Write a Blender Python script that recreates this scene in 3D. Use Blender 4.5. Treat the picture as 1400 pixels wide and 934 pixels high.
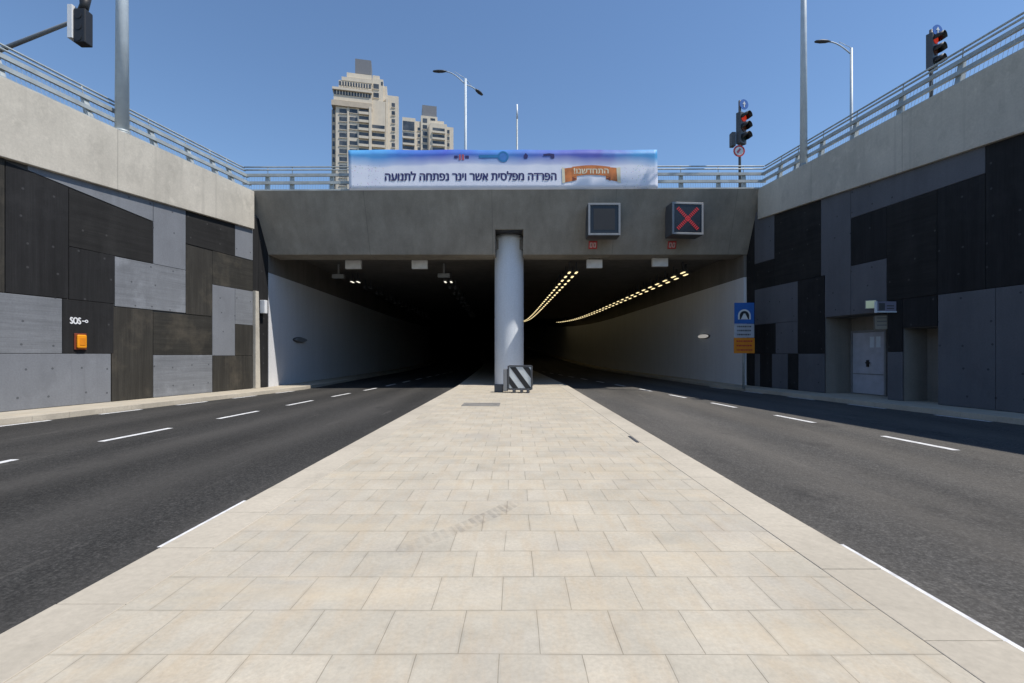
import bpy, bmesh, math, random
from mathutils import Vector, Matrix
from mathutils.geometry import interpolate_bezier, delaunay_2d_cdt
random.seed(7)
S = bpy.context.scene
for o in list(bpy.data.objects): bpy.data.objects.remove(o)
COL = S.collection

# ------------------------------------------------------------------ camera
F = 664.0; VX, VY = 704.0, 485.0; EYE = 1.41          # focal length and vanishing point, in photo pixels
cam_d = bpy.data.cameras.new('camera'); cam = bpy.data.objects.new('camera', cam_d); COL.objects.link(cam)
cam.location = (0, 0, EYE); cam.rotation_euler = (math.radians(90), 0, 0)
cam_d.sensor_width = 36; cam_d.lens = F/1400*36
cam_d.shift_x = -4/1400; cam_d.shift_y = 18/1400
cam_d.clip_start = 0.05; cam_d.clip_end = 6000
S.camera = cam
# ------------------------------------------------------------------ light
SUN = Vector((0.56, -0.21, 1.0)).normalized()          # direction to the sun
elev = math.asin(SUN.z); az = math.atan2(SUN.x, SUN.y)
w = bpy.data.worlds.new('World'); S.world = w; w.use_nodes = True
nt = w.node_tree; nt.nodes.clear()
sky = nt.nodes.new('ShaderNodeTexSky'); sky.sky_type = 'NISHITA'; sky.sun_disc = False
sky.sun_elevation = elev; sky.sun_rotation = az; sky.altitude = 0; sky.air_density = 1.15; sky.dust_density = 0.0; sky.ozone_density = 6.0
bg = nt.nodes.new('ShaderNodeBackground'); bg.inputs[1].default_value = 0.147
out = nt.nodes.new('ShaderNodeOutputWorld')
nt.links.new(sky.outputs[0], bg.inputs[0]); nt.links.new(bg.outputs[0], out.inputs[0])
sd = bpy.data.lights.new('sun', 'SUN'); sd.energy = 4.8; sd.angle = math.radians(0.5); sd.color = (1.0, 0.94, 0.855)
sun = bpy.data.objects.new('sun', sd); COL.objects.link(sun)
sun.rotation_euler = (-SUN).to_track_quat('-Z', 'Y').to_euler()
S.view_settings.view_transform = 'Standard'; S.view_settings.look = 'None'; S.view_settings.gamma = 1
S.view_settings.exposure = 0.0
S.view_settings.use_curve_mapping = False
try:
    S.cycles.max_bounces = 8; S.cycles.diffuse_bounces = 4
except Exception: pass

# ------------------------------------------------------------------ helpers
def at(px, py, d): return Vector(((px-VX)*d/F, d, EYE+(VY-py)*d/F))

class MB:
    def __init__(s): s.v = []; s.f = []; s.m = []; s.sm = []
    def poly(s, pts, faces, mi=0, smooth=False):
        b = len(s.v); s.v += [tuple(p) for p in pts]
        for f in faces: s.f.append([b+i for i in f]); s.m.append(mi); s.sm.append(smooth)
        return s
    def box(s, x0, x1, y0, y1, z0, z1, mi=0):
        p = [(x,y,z) for z in (z0,z1) for x,y in ((x0,y0),(x1,y0),(x1,y1),(x0,y1))]
        return s.poly(p, [(3,2,1,0),(4,5,6,7),(0,1,5,4),(1,2,6,5),(2,3,7,6),(3,0,4,7)], mi)
    def hexa(s, bottom, top, mi=0):
        n = len(bottom)
        return s.poly(list(bottom)+list(top), [tuple(range(n))[::-1], tuple(range(n, 2*n))]+[(i,(i+1)%n,n+(i+1)%n,n+i) for i in range(n)], mi)
    def prism(s, poly2, fn, a, b, mi=0):
        return s.hexa([fn(p, a) for p in poly2], [fn(p, b) for p in poly2], mi)
    def yz(s, poly2, x0, x1, mi=0): return s.prism(poly2, lambda p, t: (t, p[0], p[1]), x0, x1, mi)
    def xz(s, poly2, y0, y1, mi=0): return s.prism(poly2, lambda p, t: (p[0], t, p[1]), y0, y1, mi)
    def xy(s, poly2, z0, z1, mi=0): return s.prism(poly2, lambda p, t: (p[0], p[1], t), z0, z1, mi)
    def tube(s, pts, rad, n=10, mi=0, caps=True):
        pts = [Vector(p) for p in pts]; N = len(pts)
        if not isinstance(rad, (list, tuple)): rad = [rad]*N
        b = len(s.v); prev = None
        for i, p in enumerate(pts):
            t = (pts[min(i+1, N-1)]-pts[max(i-1, 0)]).normalized()
            up = Vector((0,0,1)) if abs(t.z) < 0.9 else Vector((0,1,0))
            u = t.cross(up).normalized() if prev is None else (prev - t*prev.dot(t)).normalized()
            prev = u; q = t.cross(u)
            for k in range(n):
                a = 2*math.pi*k/n
                s.v.append(tuple(p+(u*math.cos(a)+q*math.sin(a))*rad[i]))
        for i in range(N-1):
            for k in range(n):
                s.f.append([b+i*n+k, b+i*n+(k+1)%n, b+(i+1)*n+(k+1)%n, b+(i+1)*n+k]); s.m.append(mi); s.sm.append(True)
        if caps:
            s.f.append([b+k for k in range(n)]); s.m.append(mi); s.sm.append(False)
            s.f.append([b+(N-1)*n+k for k in range(n)]); s.m.append(mi); s.sm.append(False)
        return s
    def bar(s, p, q, w, h, mi=0):                     # rectangular bar, h is the vertical size
        p = Vector(p); q = Vector(q); t = (q-p).normalized()
        side = t.cross(Vector((0,0,1)))
        side = side.normalized() if side.length > 1e-4 else Vector((1,0,0))
        up = side.cross(t).normalized()
        c = [(-1,-1),(1,-1),(1,1),(-1,1)]
        return s.hexa([p+side*a*w/2+up*b*h/2 for a,b in c], [q+side*a*w/2+up*b*h/2 for a,b in c], mi)
    def disc(s, c, r, nrm, n=24, thick=0.01, mi=0, r0=0.0):
        c = Vector(c); nrm = Vector(nrm).normalized()
        up = Vector((0,0,1)) if abs(nrm.z) < .9 else Vector((1,0,0))
        u = up.cross(nrm).normalized(); q = nrm.cross(u)
        ring = lambda R, o: [c+nrm*o+(u*math.cos(2*math.pi*k/n)+q*math.sin(2*math.pi*k/n))*R for k in range(n)]
        if r0 <= 0: return s.hexa(ring(r, 0), ring(r, thick), mi)
        pts = ring(r,0)+ring(r0,0)+ring(r,thick)+ring(r0,thick); fs = []
        for k in range(n):
            j = (k+1)%n
            fs += [(2*n+k,2*n+j,3*n+j,3*n+k),(k,j,2*n+j,2*n+k),(n+k,n+j,j,k),(n+j,n+k,3*n+k,3*n+j)]
        return s.poly(pts, fs, mi)
def obj(name, mb, mats, parent=None, bevel=0, label=None, recalc=True):
    me = bpy.data.meshes.new(name); me.from_pydata(mb.v, [], mb.f)
    if not isinstance(mats, (list, tuple)): mats = [mats]
    for m in mats: me.materials.append(m)
    for p, mi, sm in zip(me.polygons, mb.m, mb.sm): p.material_index = mi; p.use_smooth = sm
    if recalc:
        bm = bmesh.new(); bm.from_mesh(me); bmesh.ops.recalc_face_normals(bm, faces=bm.faces); bm.to_mesh(me); bm.free()
    me.update()
    o = bpy.data.objects.new(name, me); COL.objects.link(o)
    if parent: o.parent = parent
    if bevel:
        b = o.modifiers.new('bevel', 'BEVEL'); b.width = bevel; b.segments = 2; b.limit_method = 'ANGLE'
    if label: o['label'] = label
    return o
def tag(o, label, cat, group=None, kind=None):
    if label: o['label'] = label
    if cat: o['category'] = cat
    if group: o['group'] = group
    if kind: o['kind'] = kind
    return o
def thing(name, label, cat, loc=(0,0,0), rotz=0, group=None):
    o = bpy.data.objects.new(name, None); COL.objects.link(o); o.empty_display_size = .3
    o.location = loc; o.rotation_euler = (0,0,rotz)
    return tag(o, label, cat, group)
def dup(o, parent=None, **kw):
    c = o.copy(); COL.objects.link(c)
    if parent: c.parent = parent
    for k, v in kw.items(): c[k] = v
    for ch in list(o.children): dup(ch, c)
    return c
def struct(name, mb, m, bevel=0):
    o = obj(name, mb, m, bevel=bevel); o['kind'] = 'structure'; return o
def text_obj(name, txt, size, mat, parent, loc, rot, width=None, ext=0.004, label=None, bold=0.0, heavy=0.0):
    cu = bpy.data.curves.new(name, 'FONT'); cu.body = txt; cu.size = size; cu.extrude = ext; cu.offset = bold
    cu.space_character = 1.0; cu.resolution_u = 5; cu.align_x = 'CENTER'; cu.align_y = 'CENTER'
    t = bpy.data.objects.new('tmp_text', cu); COL.objects.link(t)
    bpy.context.view_layer.update()
    dg = bpy.context.evaluated_depsgraph_get()
    crv = t.evaluated_get(dg).to_curve(dg)              # outlines, filled here so that every glyph closes properly
    P2 = []; FC = []
    for sp_ in crv.splines:
        bp_ = sp_.bezier_points; n_ = len(bp_); loop = []
        for k_ in range(n_):
            a_, b_ = bp_[k_], bp_[(k_+1)%n_]
            for q_ in interpolate_bezier(a_.co, a_.handle_right, b_.handle_left, b_.co, 7)[:-1]:
                q2 = Vector((q_.x, q_.y))
                if not loop or (q2-loop[-1]).length > size*.004: loop.append(q2)
        if len(loop) > 2 and (loop[0]-loop[-1]).length < size*.004: loop.pop()
        if len(loop) > 2: FC.append(list(range(len(P2), len(P2)+len(loop)))); P2 += loop
    res = delaunay_2d_cdt(P2, [], FC, 2, 1e-6)
    t.to_curve_clear()
    me = bpy.data.meshes.new(name); me.from_pydata([(v.x, v.y, 0) for v in res[0]], [], [tuple(f) for f in res[2]])
    bpy.data.objects.remove(t)
    xs = [v.co.x for v in me.vertices]; ys = [v.co.y for v in me.vertices]
    if xs:
        cx, cy = (min(xs)+max(xs))/2, (min(ys)+max(ys))/2
        k = width/(max(xs)-min(xs)) if width else 1
        for v in me.vertices: v.co.x = (v.co.x-cx)*k; v.co.y = (v.co.y-cy)
    if heavy:                                           # bold lettering: the strokes thickened sideways and up
        vs = [v.co.copy() for v in me.vertices]; fs = [tuple(p.vertices) for p in me.polygons]; V = []; Fc = []
        for k_, (ox, oy) in enumerate(((0,0),(heavy,0),(-heavy,0),(0,heavy*.5),(0,-heavy*.5))):
            b0_ = len(V); V += [(v.x+ox, v.y+oy, v.z+.0004*k_) for v in vs]; Fc += [tuple(b0_+i for i in f) for f in fs]
        me = bpy.data.meshes.new(name); me.from_pydata(V, [], Fc)
    me.materials.clear(); me.materials.append(mat)
    me.name = name
    o = bpy.data.objects.new(name, me); COL.objects.link(o); o.parent = parent
    o.location = loc; o.rotation_euler = rot
    if label: o['label'] = label
    return o

# ------------------------------------------------------------------ materials
class NB:
    def __init__(s, name, rough=0.8, metal=0, spec=0.5):
        s.mat = bpy.data.materials.new(name); s.mat.use_nodes = True
        s.t = s.mat.node_tree; s.b = s.t.nodes['Principled BSDF']
        s.b.inputs['Roughness'].default_value = rough; s.b.inputs['Metallic'].default_value = metal
        s.b.inputs['Specular IOR Level'].default_value = spec
    def n(s, typ, **kw):
        x = s.t.nodes.new(typ)
        for k, v in kw.items(): setattr(x, k, v)
        return x
    def l(s, a, b): s.t.links.new(a, b)
    def coord(s, scale=(1,1,1), out='Object'):
        tc = s.n('ShaderNodeTexCoord'); mp = s.n('ShaderNodeMapping'); mp.inputs['Scale'].default_value = scale
        s.l(tc.outputs[out], mp.inputs[0]); return mp.outputs[0]
    def noise(s, scale=(1,1,1), sc=1.0, det=4, rough=.55):
        x = s.n('ShaderNodeTexNoise'); x.inputs['Scale'].default_value = sc; x.inputs['Detail'].default_value = det; x.inputs['Roughness'].default_value = rough
        s.l(s.coord(scale), x.inputs['Vector']); return x.outputs[0]
    def math(s, op, a, b=None, clamp=False):
        x = s.n('ShaderNodeMath', operation=op, use_clamp=clamp)
        for i, v in enumerate((a, b)):
            if v is None: continue
            if isinstance(v, (int, float)): x.inputs[i].default_value = v
            else: s.l(v, x.inputs[i])
        return x.outputs[0]
    def ramp(s, fac, stops):
        x = s.n('ShaderNodeValToRGB'); e = x.color_ramp.elements
        while len(e) < len(stops): e.new(.5)
        for el, (p, c) in zip(e, stops):
            el.position = p; el.color = (c, c, c, 1) if isinstance(c, (int, float)) else tuple(c)+(1,)
        s.l(fac, x.inputs[0]); return x.outputs[0]
    def mix(s, fac, a, b, mode='MIX'):
        x = s.n('ShaderNodeMix', data_type='RGBA', blend_type=mode)
        if isinstance(fac, (int, float)): x.inputs[0].default_value = fac
        else: s.l(fac, x.inputs[0])
        for i, v in ((6, a), (7, b)):
            if isinstance(v, (tuple, list)): x.inputs[i].default_value = tuple(v)+(1,) if len(v) == 3 else v
            else: s.l(v, x.inputs[i])
        return x.outputs[2]
    def color(s, c):
        if isinstance(c, (tuple, list)): s.b.inputs['Base Color'].default_value = tuple(c)+(1,)
        else: s.l(c, s.b.inputs['Base Color'])
    def bump(s, h, strength=.3, dist=.01):
        x = s.n('ShaderNodeBump'); x.inputs['Strength'].default_value = strength; x.inputs['Distance'].default_value = dist
        s.l(h, x.inputs['Height']); s.l(x.outputs[0], s.b.inputs['Normal'])
    def sep(s, vec):
        x = s.n('ShaderNodeSeparateXYZ'); s.l(vec, x.inputs[0]); return x.outputs
def sc3(c, k): return tuple(min(1, x*k) for x in c)
def concrete(name, base, contrast=.25, streak=.5, rough=.85, spots=False, board=None, tint=None, joints=0, stain=0):
    m = NB(name, rough, spec=.3)
    big = m.noise((1,1,1), .55, 5, .6)
    st = m.noise((1.5,1.5,.12), 1.6, 5, .6)
    fine = m.noise((1,1,1), 22, 4, .65)
    f = m.math('ADD', m.math('MULTIPLY', big, 1-streak), m.math('MULTIPLY', st, streak))
    c = m.ramp(f, [(.3, sc3(base, 1-contrast)), (.52, base), (.72, sc3(base, 1+contrast*.8))])
    c = m.mix(.5, c, m.ramp(fine, [(.3, .72), (.7, 1.0)]), 'MULTIPLY')
    h = fine
    if stain:                                           # pale bloom and grey weathering
        bl = m.noise((1,.8,.5), 1.9, 7, .72); c = m.mix(m.ramp(bl, [(.52, 0), (.7, stain)]), c, sc3(base, .62))
        bl2 = m.noise((1.3,1,.9), 3.1, 6, .7); c = m.mix(m.ramp(bl2, [(.56, 0), (.72, stain*.7)]), c, sc3(base, 1.22))
        dr = m.noise((3,3,.07), 1.4, 5, .6); c = m.mix(m.ramp(dr, [(.58, 0), (.74, stain)]), c, sc3(base, .66))
    if joints:
        xj, yj, zj = m.sep(m.coord()); ax = xj if joints < 0 else yj
        jm = m.math('LESS_THAN', m.math('MODULO', m.math('ADD', ax, 1000), abs(joints)), .022)
        c = m.mix(m.math('MULTIPLY', jm, .55), c, sc3(base, .4))
    if board:                                          # shuttering board marks
        sc = (1,.25,7) if board == 'h' else (1,7,.25)
        bd = m.noise(sc, 1.0, 6, .7)
        c = m.mix(.8 if base[0] < .1 else .5, c, m.ramp(bd, [(.25, .5), (.5, .95), (.75, 1.35)]), 'MULTIPLY'); h = m.math('ADD', fine, bd)
        grain = m.noise((1,1.2,38) if board == 'h' else (1,38,1.2), 1.0, 4, .6)
        c = m.mix(.55 if base[0] < .1 else .3, c, m.ramp(grain, [(.3, .7), (.7, 1.25)]), 'MULTIPLY'); h = m.math('ADD', h, grain)
        dirt = m.noise((.5,.5,.5), 1.3, 6, .7)
        c = m.mix(m.ramp(dirt, [(.52, 0), (.72, .5)]), c, sc3(tint or base, 1.8))
    if spots:                                          # tie holes on a loose grid
        x, y, z = m.sep(m.coord())
        cy = m.math('FLOOR', m.math('DIVIDE', y, .72)); cz = m.math('FLOOR', m.math('DIVIDE', z, .66))
        fy = m.math('SUBTRACT', m.math('MODULO', m.math('ADD', y, 720), .72), .36)
        fz = m.math('SUBTRACT', m.math('MODULO', m.math('ADD', z, 660), .66), .33)
        cell = m.n('ShaderNodeCombineXYZ'); m.l(cy, cell.inputs[0]); m.l(cz, cell.inputs[1])
        wn = m.n('ShaderNodeTexWhiteNoise', noise_dimensions='2D'); m.l(cell.outputs[0], wn.inputs['Vector'])
        wx = m.sep(wn.outputs['Color'])
        fy = m.math('ADD', fy, m.math('MULTIPLY', m.math('SUBTRACT', wx[0], .5), .25))
        fz = m.math('ADD', fz, m.math('MULTIPLY', m.math('SUBTRACT', wx[1], .5), .12))
        dd = m.math('SQRT', m.math('ADD', m.math('MULTIPLY', fy, fy), m.math('MULTIPLY', fz, fz)))
        hole = m.math('MULTIPLY', m.math('LESS_THAN', dd, .030), m.math('GREATER_THAN', wx[2], .35))
        c = m.mix(m.math('MULTIPLY', hole, .75), c, sc3(base, .3) if base[0] > .08 else sc3(base, 3.0))
    m.color(c); m.bump(h, .25, .01); return m.mat
def paint(name, base, rough=.45, metal=0, var=.12, spec=.5):
    m = NB(name, rough, metal, spec)
    n1 = m.noise((1,1,1), 3, 5, .6)
    m.color(m.ramp(n1, [(.3, sc3(base, 1-var)), (.7, sc3(base, 1+var))])); return m.mat
def emit(name, col, strength, base=(.02,.02,.02)):
    m = NB(name, .4); m.color(base)
    m.b.inputs['Emission Color'].default_value = tuple(col)+(1,); m.b.inputs['Emission Strength'].default_value = strength
    return m.mat

M = {}
M['parapet'] = concrete('parapet_concrete', (.545,.505,.43), .18, .3, joints=3.7, stain=.6)
M['lintel'] = concrete('lintel_concrete', (.325,.297,.25), .30, .45, joints=-5.4, stain=.35)
M['core'] = concrete('wall_core_concrete', (.10,.10,.10), .3)
M['recess'] = concrete('recess_concrete', (.24,.23,.21), .3, .5)
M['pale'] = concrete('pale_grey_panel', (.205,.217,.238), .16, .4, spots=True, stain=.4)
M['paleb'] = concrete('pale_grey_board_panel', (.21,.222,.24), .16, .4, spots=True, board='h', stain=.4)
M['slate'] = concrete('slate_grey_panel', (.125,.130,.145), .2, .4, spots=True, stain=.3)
M['dark'] = concrete('black_painted_panel', (.020,.020,.021), .35, .5, spots=True, board='v', stain=.4)
M['darkh'] = concrete('black_board_panel', (.021,.0205,.020), .35, .5, spots=True, board='h', stain=.4)
M['brown'] = concrete('brownish_board_panel', (.046,.043,.037), .35, .5, board='v', tint=(.07,.06,.045), stain=.4)
M['brownh'] = concrete('brownish_board_panel_wide', (.038,.036,.031), .35, .5, board='h', tint=(.07,.06,.045), stain=.4)
M['galv'] = paint('galvanised_steel', (.36,.39,.39), .55, .25, .2)
M['pole'] = paint('pole_paint', (.50,.56,.60), .5, .05, .10)
M['column'] = concrete('column_paint', (.76,.81,.87), .05, .6, .8, stain=.12)
M['blackm'] = paint('black_plastic', (.018,.018,.02), .5)
M['darkgrey'] = paint('dark_grey_metal', (.07,.075,.085), .5)
M['grey'] = paint('grey_metal', (.25,.26,.27), .5, .2)
M['white'] = paint('white_enamel', (.75,.76,.77), .4)
M['orange'] = paint('orange_plastic', (.85,.32,.01), .4)
M['orangep'] = paint('orange_sign_face', (.72,.24,.01), .5)
M['blue'] = paint('blue_sign_face', (.02,.12,.42), .5)
M['red'] = paint('red_sign_face', (.50,.03,.03), .5)
M['cream'] = concrete('cream_stone', (.68,.61,.50), .12, .4)
M['creamd'] = concrete('tan_stone', (.55,.47,.37), .12, .4)
M['plant'] = paint('plant_room_cladding', (.16,.17,.19), .6)
M['navy'] = paint('navy_ink', (.02,.018,.12), .5)
M['teal'] = paint('teal_ink', (.02,.18,.42), .5)
M['midblue'] = paint('blue_ink', (.05,.20,.55), .5)
M['redink'] = paint('red_ink', (.45,.10,.14), .5)
M['ribbon'] = paint('ribbon_orange_ink', (.55,.17,.04), .5, var=.3)
M['ribbond'] = paint('ribbon_brown_ink', (.20,.045,.02), .5)
M['creamink'] = paint('cream_ink', (.72,.66,.48), .5)
M['tan'] = paint('tan_box_plastic', (.20,.19,.16), .5)
M['door'] = paint('grey_door_paint', (.42,.44,.50), .5)
M['paper'] = paint('paper', (.6,.68,.75), .7)
M['tblack'] = concrete('tunnel_dark_soffit', (.20,.185,.165), .3)
M['twhite'] = concrete('tunnel_wall_paint', (.74,.75,.77), .07, .6)
m = NB('window_glass', .12, 0, .6); m.color(m.ramp(m.noise((1,1,1), .35, 3), [(.35, (.03,.04,.05)), (.65, (.10,.11,.12))])); M['glass'] = m.mat
m = NB('white_road_paint', .7)
c = m.ramp(m.noise((1,1,1), 9, 6, .7), [(.3, .50), (.6, .78)]); m.color(c); M['line'] = m.mat
M['lamp'] = emit('tunnel_lamp_glow', (1.0,.80,.42), 1.6)
M['lampdim'] = emit('pale_lamp_glow', (1.0,.95,.8), 1.2)
M['redled'] = emit('red_led', (1.0,.03,.04), .34)
M['redlens'] = emit('red_signal_lens', (1.0,.06,.02), .38)
M['offlens'] = paint('unlit_signal_lens', (.12,.035,.012), .4)
M['offlensg'] = paint('unlit_green_lens', (.01,.02,.015), .4)
M['oval'] = emit('oval_lamp_glow', (1.0,.95,.86), .30, (.6,.6,.58))
M['exit'] = emit('lit_exit_sign', (.75,.95,.65), .17, (.3,.35,.3))
M['screen'] = paint('screen_glass', (.012,.014,.02), .25)
M['haz_white'] = paint('hazard_white', (.66,.70,.70), .35)
M['wire'] = paint('wire_steel', (.35,.38,.40), .5, .4)

# asphalt
def asphalt(name, k, tone, dusty, lane0):
    m = NB(name, .92, spec=.15)
    agg = m.noise((1,1,1), 38, 6, .8); big = m.noise((1,.25,1), .5, 5, .6); mid = m.noise((1,1,1), 7, 6, .7)
    c = m.ramp(agg, [(.32, sc3((.017,.017,.017), k)), (.5, sc3((.052,.0515,.050), k)), (.68, sc3((.130,.125,.118), k))])
    c = m.mix(.7, c, m.ramp(big, [(.3, .6), (.7, 1.4)]), 'MULTIPLY')
    c = m.mix(.6, c, m.ramp(mid, [(.3, .7), (.7, 1.25)]), 'MULTIPLY')
    x, y, z = m.sep(m.coord())                          # polished wheel tracks, two per lane
    wob = m.math('MULTIPLY', m.math('SUBTRACT', m.noise((.3,.12,1), 1.0, 3), .5), .9)
    ph = m.math('MULTIPLY', m.math('ADD', m.math('ADD', x, wob), -lane0), 2*math.pi/1.75)
    tr = m.math('MULTIPLY', m.math('ADD', m.math('COSINE', ph), 1.0), .5)
    trn = m.math('MULTIPLY', tr, m.ramp(m.noise((.8,.05,1), 1.3, 5, .6), [(.3, .2), (.7, 1)]))
    c = m.mix(m.math('MULTIPLY', trn, .42), c, sc3(tone, .75))
    dust = m.noise((.6,.15,1), 1.0, 6, .7); c = m.mix(m.ramp(dust, [(.42, dusty*.25), (.78, dusty)]), c, tone)
    smear = m.noise((2.2,.22,1), 1.6, 6, .7); c = m.mix(m.ramp(smear, [(.60, 0), (.76, .45)]), c, sc3(tone, 1.0))
    oil = m.noise((.9,.5,1), 1.2, 5, .6); c = m.mix(m.ramp(oil, [(.62, 0), (.75, .5)]), c, (.022,.022,.023))
    m.color(c); m.bump(agg, .6, .012); return m.mat
M['asphalt'] = asphalt('asphalt', .66, (.135,.128,.118), .10, -4.2); M['asphaltr'] = asphalt('dusty_asphalt', 1.2, (.205,.188,.165), .34, 4.0)
m = NB('ground_earth', .95); m.color(m.ramp(m.noise((1,1,1), .2, 6), [(.3, (.20,.17,.13)), (.7, (.30,.26,.20))])); M['earth'] = m.mat

# limestone pavers: 0.39 m slabs in running bond, rows across the median
def paver(name, sx=.39, sy=.40, offx=.12, offy=.29, tyre=False):
    m = NB(name, .78, spec=.35)
    tc = m.n('ShaderNodeTexCoord'); mp = m.n('ShaderNodeMapping'); mp.inputs['Location'].default_value = (-offx, -offy, 0)
    m.l(tc.outputs['Object'], mp.inputs[0])
    wob = m.n('ShaderNodeTexNoise'); wob.inputs['Scale'].default_value = 1.1; m.l(tc.outputs['Object'], wob.inputs['Vector'])
    wv = m.n('ShaderNodeVectorMath', operation='SUBTRACT'); m.l(wob.outputs['Color'], wv.inputs[0]); wv.inputs[1].default_value = (.5,.5,.5)
    ws = m.n('ShaderNodeVectorMath', operation='SCALE'); m.l(wv.outputs[0], ws.inputs[0]); ws.inputs['Scale'].default_value = .03
    va = m.n('ShaderNodeVectorMath', operation='ADD'); m.l(mp.outputs[0], va.inputs[0]); m.l(ws.outputs[0], va.inputs[1])
    def brick(c1, c2, mort, msize):
        b = m.n('ShaderNodeTexBrick'); b.offset = .5; b.offset_frequency = 2; b.squash = 1
        b.inputs['Scale'].default_value = 1; b.inputs['Brick Width'].default_value = sx; b.inputs['Row Height'].default_value = sy
        b.inputs['Mortar Size'].default_value = msize; b.inputs['Mortar Smooth'].default_value = .4; b.inputs['Bias'].default_value = 0
        b.inputs['Color1'].default_value = c1+(1,); b.inputs['Color2'].default_value = c2+(1,); b.inputs['Mortar'].default_value = mort+(1,)
        m.l(va.outputs[0], b.inputs['Vector']); return b
    b = brick((.548,.494,.397), (.500,.457,.372), (.38,.34,.265), .0026)
    big = m.noise((1,1,1), 1.3, 6, .65); vein = m.noise((3.5,.8,1), 2.0, 6, .7); fine = m.noise((1,1,1), 40, 4, .7)
    c = m.mix(.75, b.outputs['Color'], m.ramp(big, [(.3, .80), (.65, 1.08)]), 'MULTIPLY')
    c = m.mix(m.ramp(vein, [(.46, 0), (.72, .6)]), c, (.50,.40,.275))
    grey = m.noise((1,1,1), .8, 5, .6); c = m.mix(m.ramp(grey, [(.5, 0), (.7, .38)]), c, (.43,.40,.36))
    c = m.mix(.6, c, m.ramp(fine, [(.3, .76), (.7, 1.08)]), 'MULTIPLY')
    band = m.noise((.5,2.6,1), .9, 6, .7); c = m.mix(m.ramp(band, [(.5, 0), (.68, .38)]), c, (.60,.50,.35))
    wide = m.mix(.5, brick((1,1,1), (.78,.78,.78), (.5,.5,.5), .016).outputs['Color'], (1,1,1))
    gr = m.noise((1,1,1), 5, 7, .75); c = m.mix(m.ramp(gr, [(.42, 0), (.68, .75)]), c, m.mix(1.0, c, wide, 'MULTIPLY'))
    dark = m.noise((1,1,1), 14, 6, .8); c = m.mix(m.ramp(dark, [(.62, 0), (.74, .4)]), c, (.27,.24,.20))
    # mortar fades in places, sandy joints
    jf = m.math('ADD', m.noise((1,1,1), 2.3, 5, .65), m.math('MULTIPLY', m.sep(tc.outputs['Object'])[0], .035))
    c = m.mix(m.math('MULTIPLY', b.outputs['Fac'], m.ramp(jf, [(.38, .0), (.66, .7)])), c, (.21,.185,.145))
    spk = m.n('ShaderNodeTexVoronoi'); spk.inputs['Scale'].default_value = 1.6; m.l(tc.outputs['Object'], spk.inputs['Vector'])
    c = m.mix(m.math('MULTIPLY', m.math('LESS_THAN', spk.outputs['Distance'], .022), .7), c, (.10,.08,.06))
    if tyre:                                            # tread mark left on the slabs
        xyz = m.sep(tc.outputs['Object'])
        # axis from (-1.15,3.1) to (0.15,4.7)
        ax, ay, L = .631, .776, 2.06
        dx = m.math('ADD', xyz[0], 1.15); dy = m.math('SUBTRACT', xyz[1], 3.1)
        u = m.math('ADD', m.math('MULTIPLY', dx, ax), m.math('MULTIPLY', dy, ay))
        v = m.math('SUBTRACT', m.math('MULTIPLY', dx, ay), m.math('MULTIPLY', dy, ax))
        v = m.math('ADD', v, m.math('MULTIPLY', m.math('POWER', m.math('SUBTRACT', u, 1.0), 2.0), .10))
        band = m.math('LESS_THAN', m.math('ABSOLUTE', v), .085)
        tread = m.math('GREATER_THAN', m.math('SINE', m.math('ADD', m.math('MULTIPLY', u, 75), m.math('MULTIPLY', v, 40))), -.35)
        env = m.ramp(m.math('DIVIDE', u, L), [(0, 0), (.45, .55), (.8, 1), (1, 0)])
        rub = m.ramp(m.noise((1,1,1), 7, 4, .7), [(.35, .15), (.65, 1)])
        fac = m.math('MULTIPLY', m.math('MULTIPLY', band, m.math('ADD', m.math('MULTIPLY', tread, .7), .3)), m.math('MULTIPLY', env, rub))
        c = m.mix(m.math('MULTIPLY', fac, .5), c, (.13,.12,.115))
    m.color(c)
    h = m.math('ADD', m.math('MULTIPLY', b.outputs['Fac'], -1.0), m.math('MULTIPLY', fine, .25))
    m.bump(h, .5, .006); return m.mat
M['paver'] = paver('limestone_pavers', tyre=True)
M['paver2'] = paver('footway_pavers', .4, .4, .1, .1)
M['kerb'] = concrete('kerb_limestone', (.52,.468,.38), .16, .1, stain=.35)

# ------------------------------------------------------------------ ground, roads, median
ROADZ = -.14
XL = lambda d: -12.65+.2*(d-12)                         # retaining wall faces in plan
XR = lambda d: 13.92-.141*d
def bend(d):                                            # the tunnel bears left and climbs further in
    return (-.035*max(0, d-22) - (max(0, d-58)**2)/420, .00085*max(0, d-45)**2)
DS = [-40, -20, -10, 0, 5, 10, 15, 20, 22, 25, 30, 36, 42, 48, 54, 60, 66, 72, 78, 84, 90, 97, 104, 112, 120, 130, 140, 150]
def strip(xa, xb, z, mb=None, ds=DS, thick=None, dz=0):
    mb = mb or MB(); n = len(ds); pts = []
    for d in ds:
        bx, bz = bend(d); pts += [(xa(d)+bx, d, z+bz), (xb(d)+bx, d, z+bz)]
    if thick is None:
        mb.poly(pts, [(2*i, 2*i+1, 2*i+3, 2*i+2) for i in range(n-1)])
    else:
        low = [(p[0], p[1], p[2]-thick) for p in pts]; N = 2*n; f = []
        for i in range(n-1):
            a = 2*i
            f += [(a,a+1,a+3,a+2), (N+a,N+a+2,N+a+3,N+a+1), (a,a+2,N+a+2,N+a), (a+1,N+a+1,N+a+3,a+3)]
        f += [(0,N,N+1,1), (N-2,N-1,2*N-1,2*N-2)]
        mb.poly(pts+low, f)
    return mb
EL = lambda d: (-11.25+.17*(min(d, 21.5)-10.5)) if d > -20 else -16.4     # kerb lines of the outer footways
ER = lambda d: 11.12-.14*(min(d, 22.5)-11.19)
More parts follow.
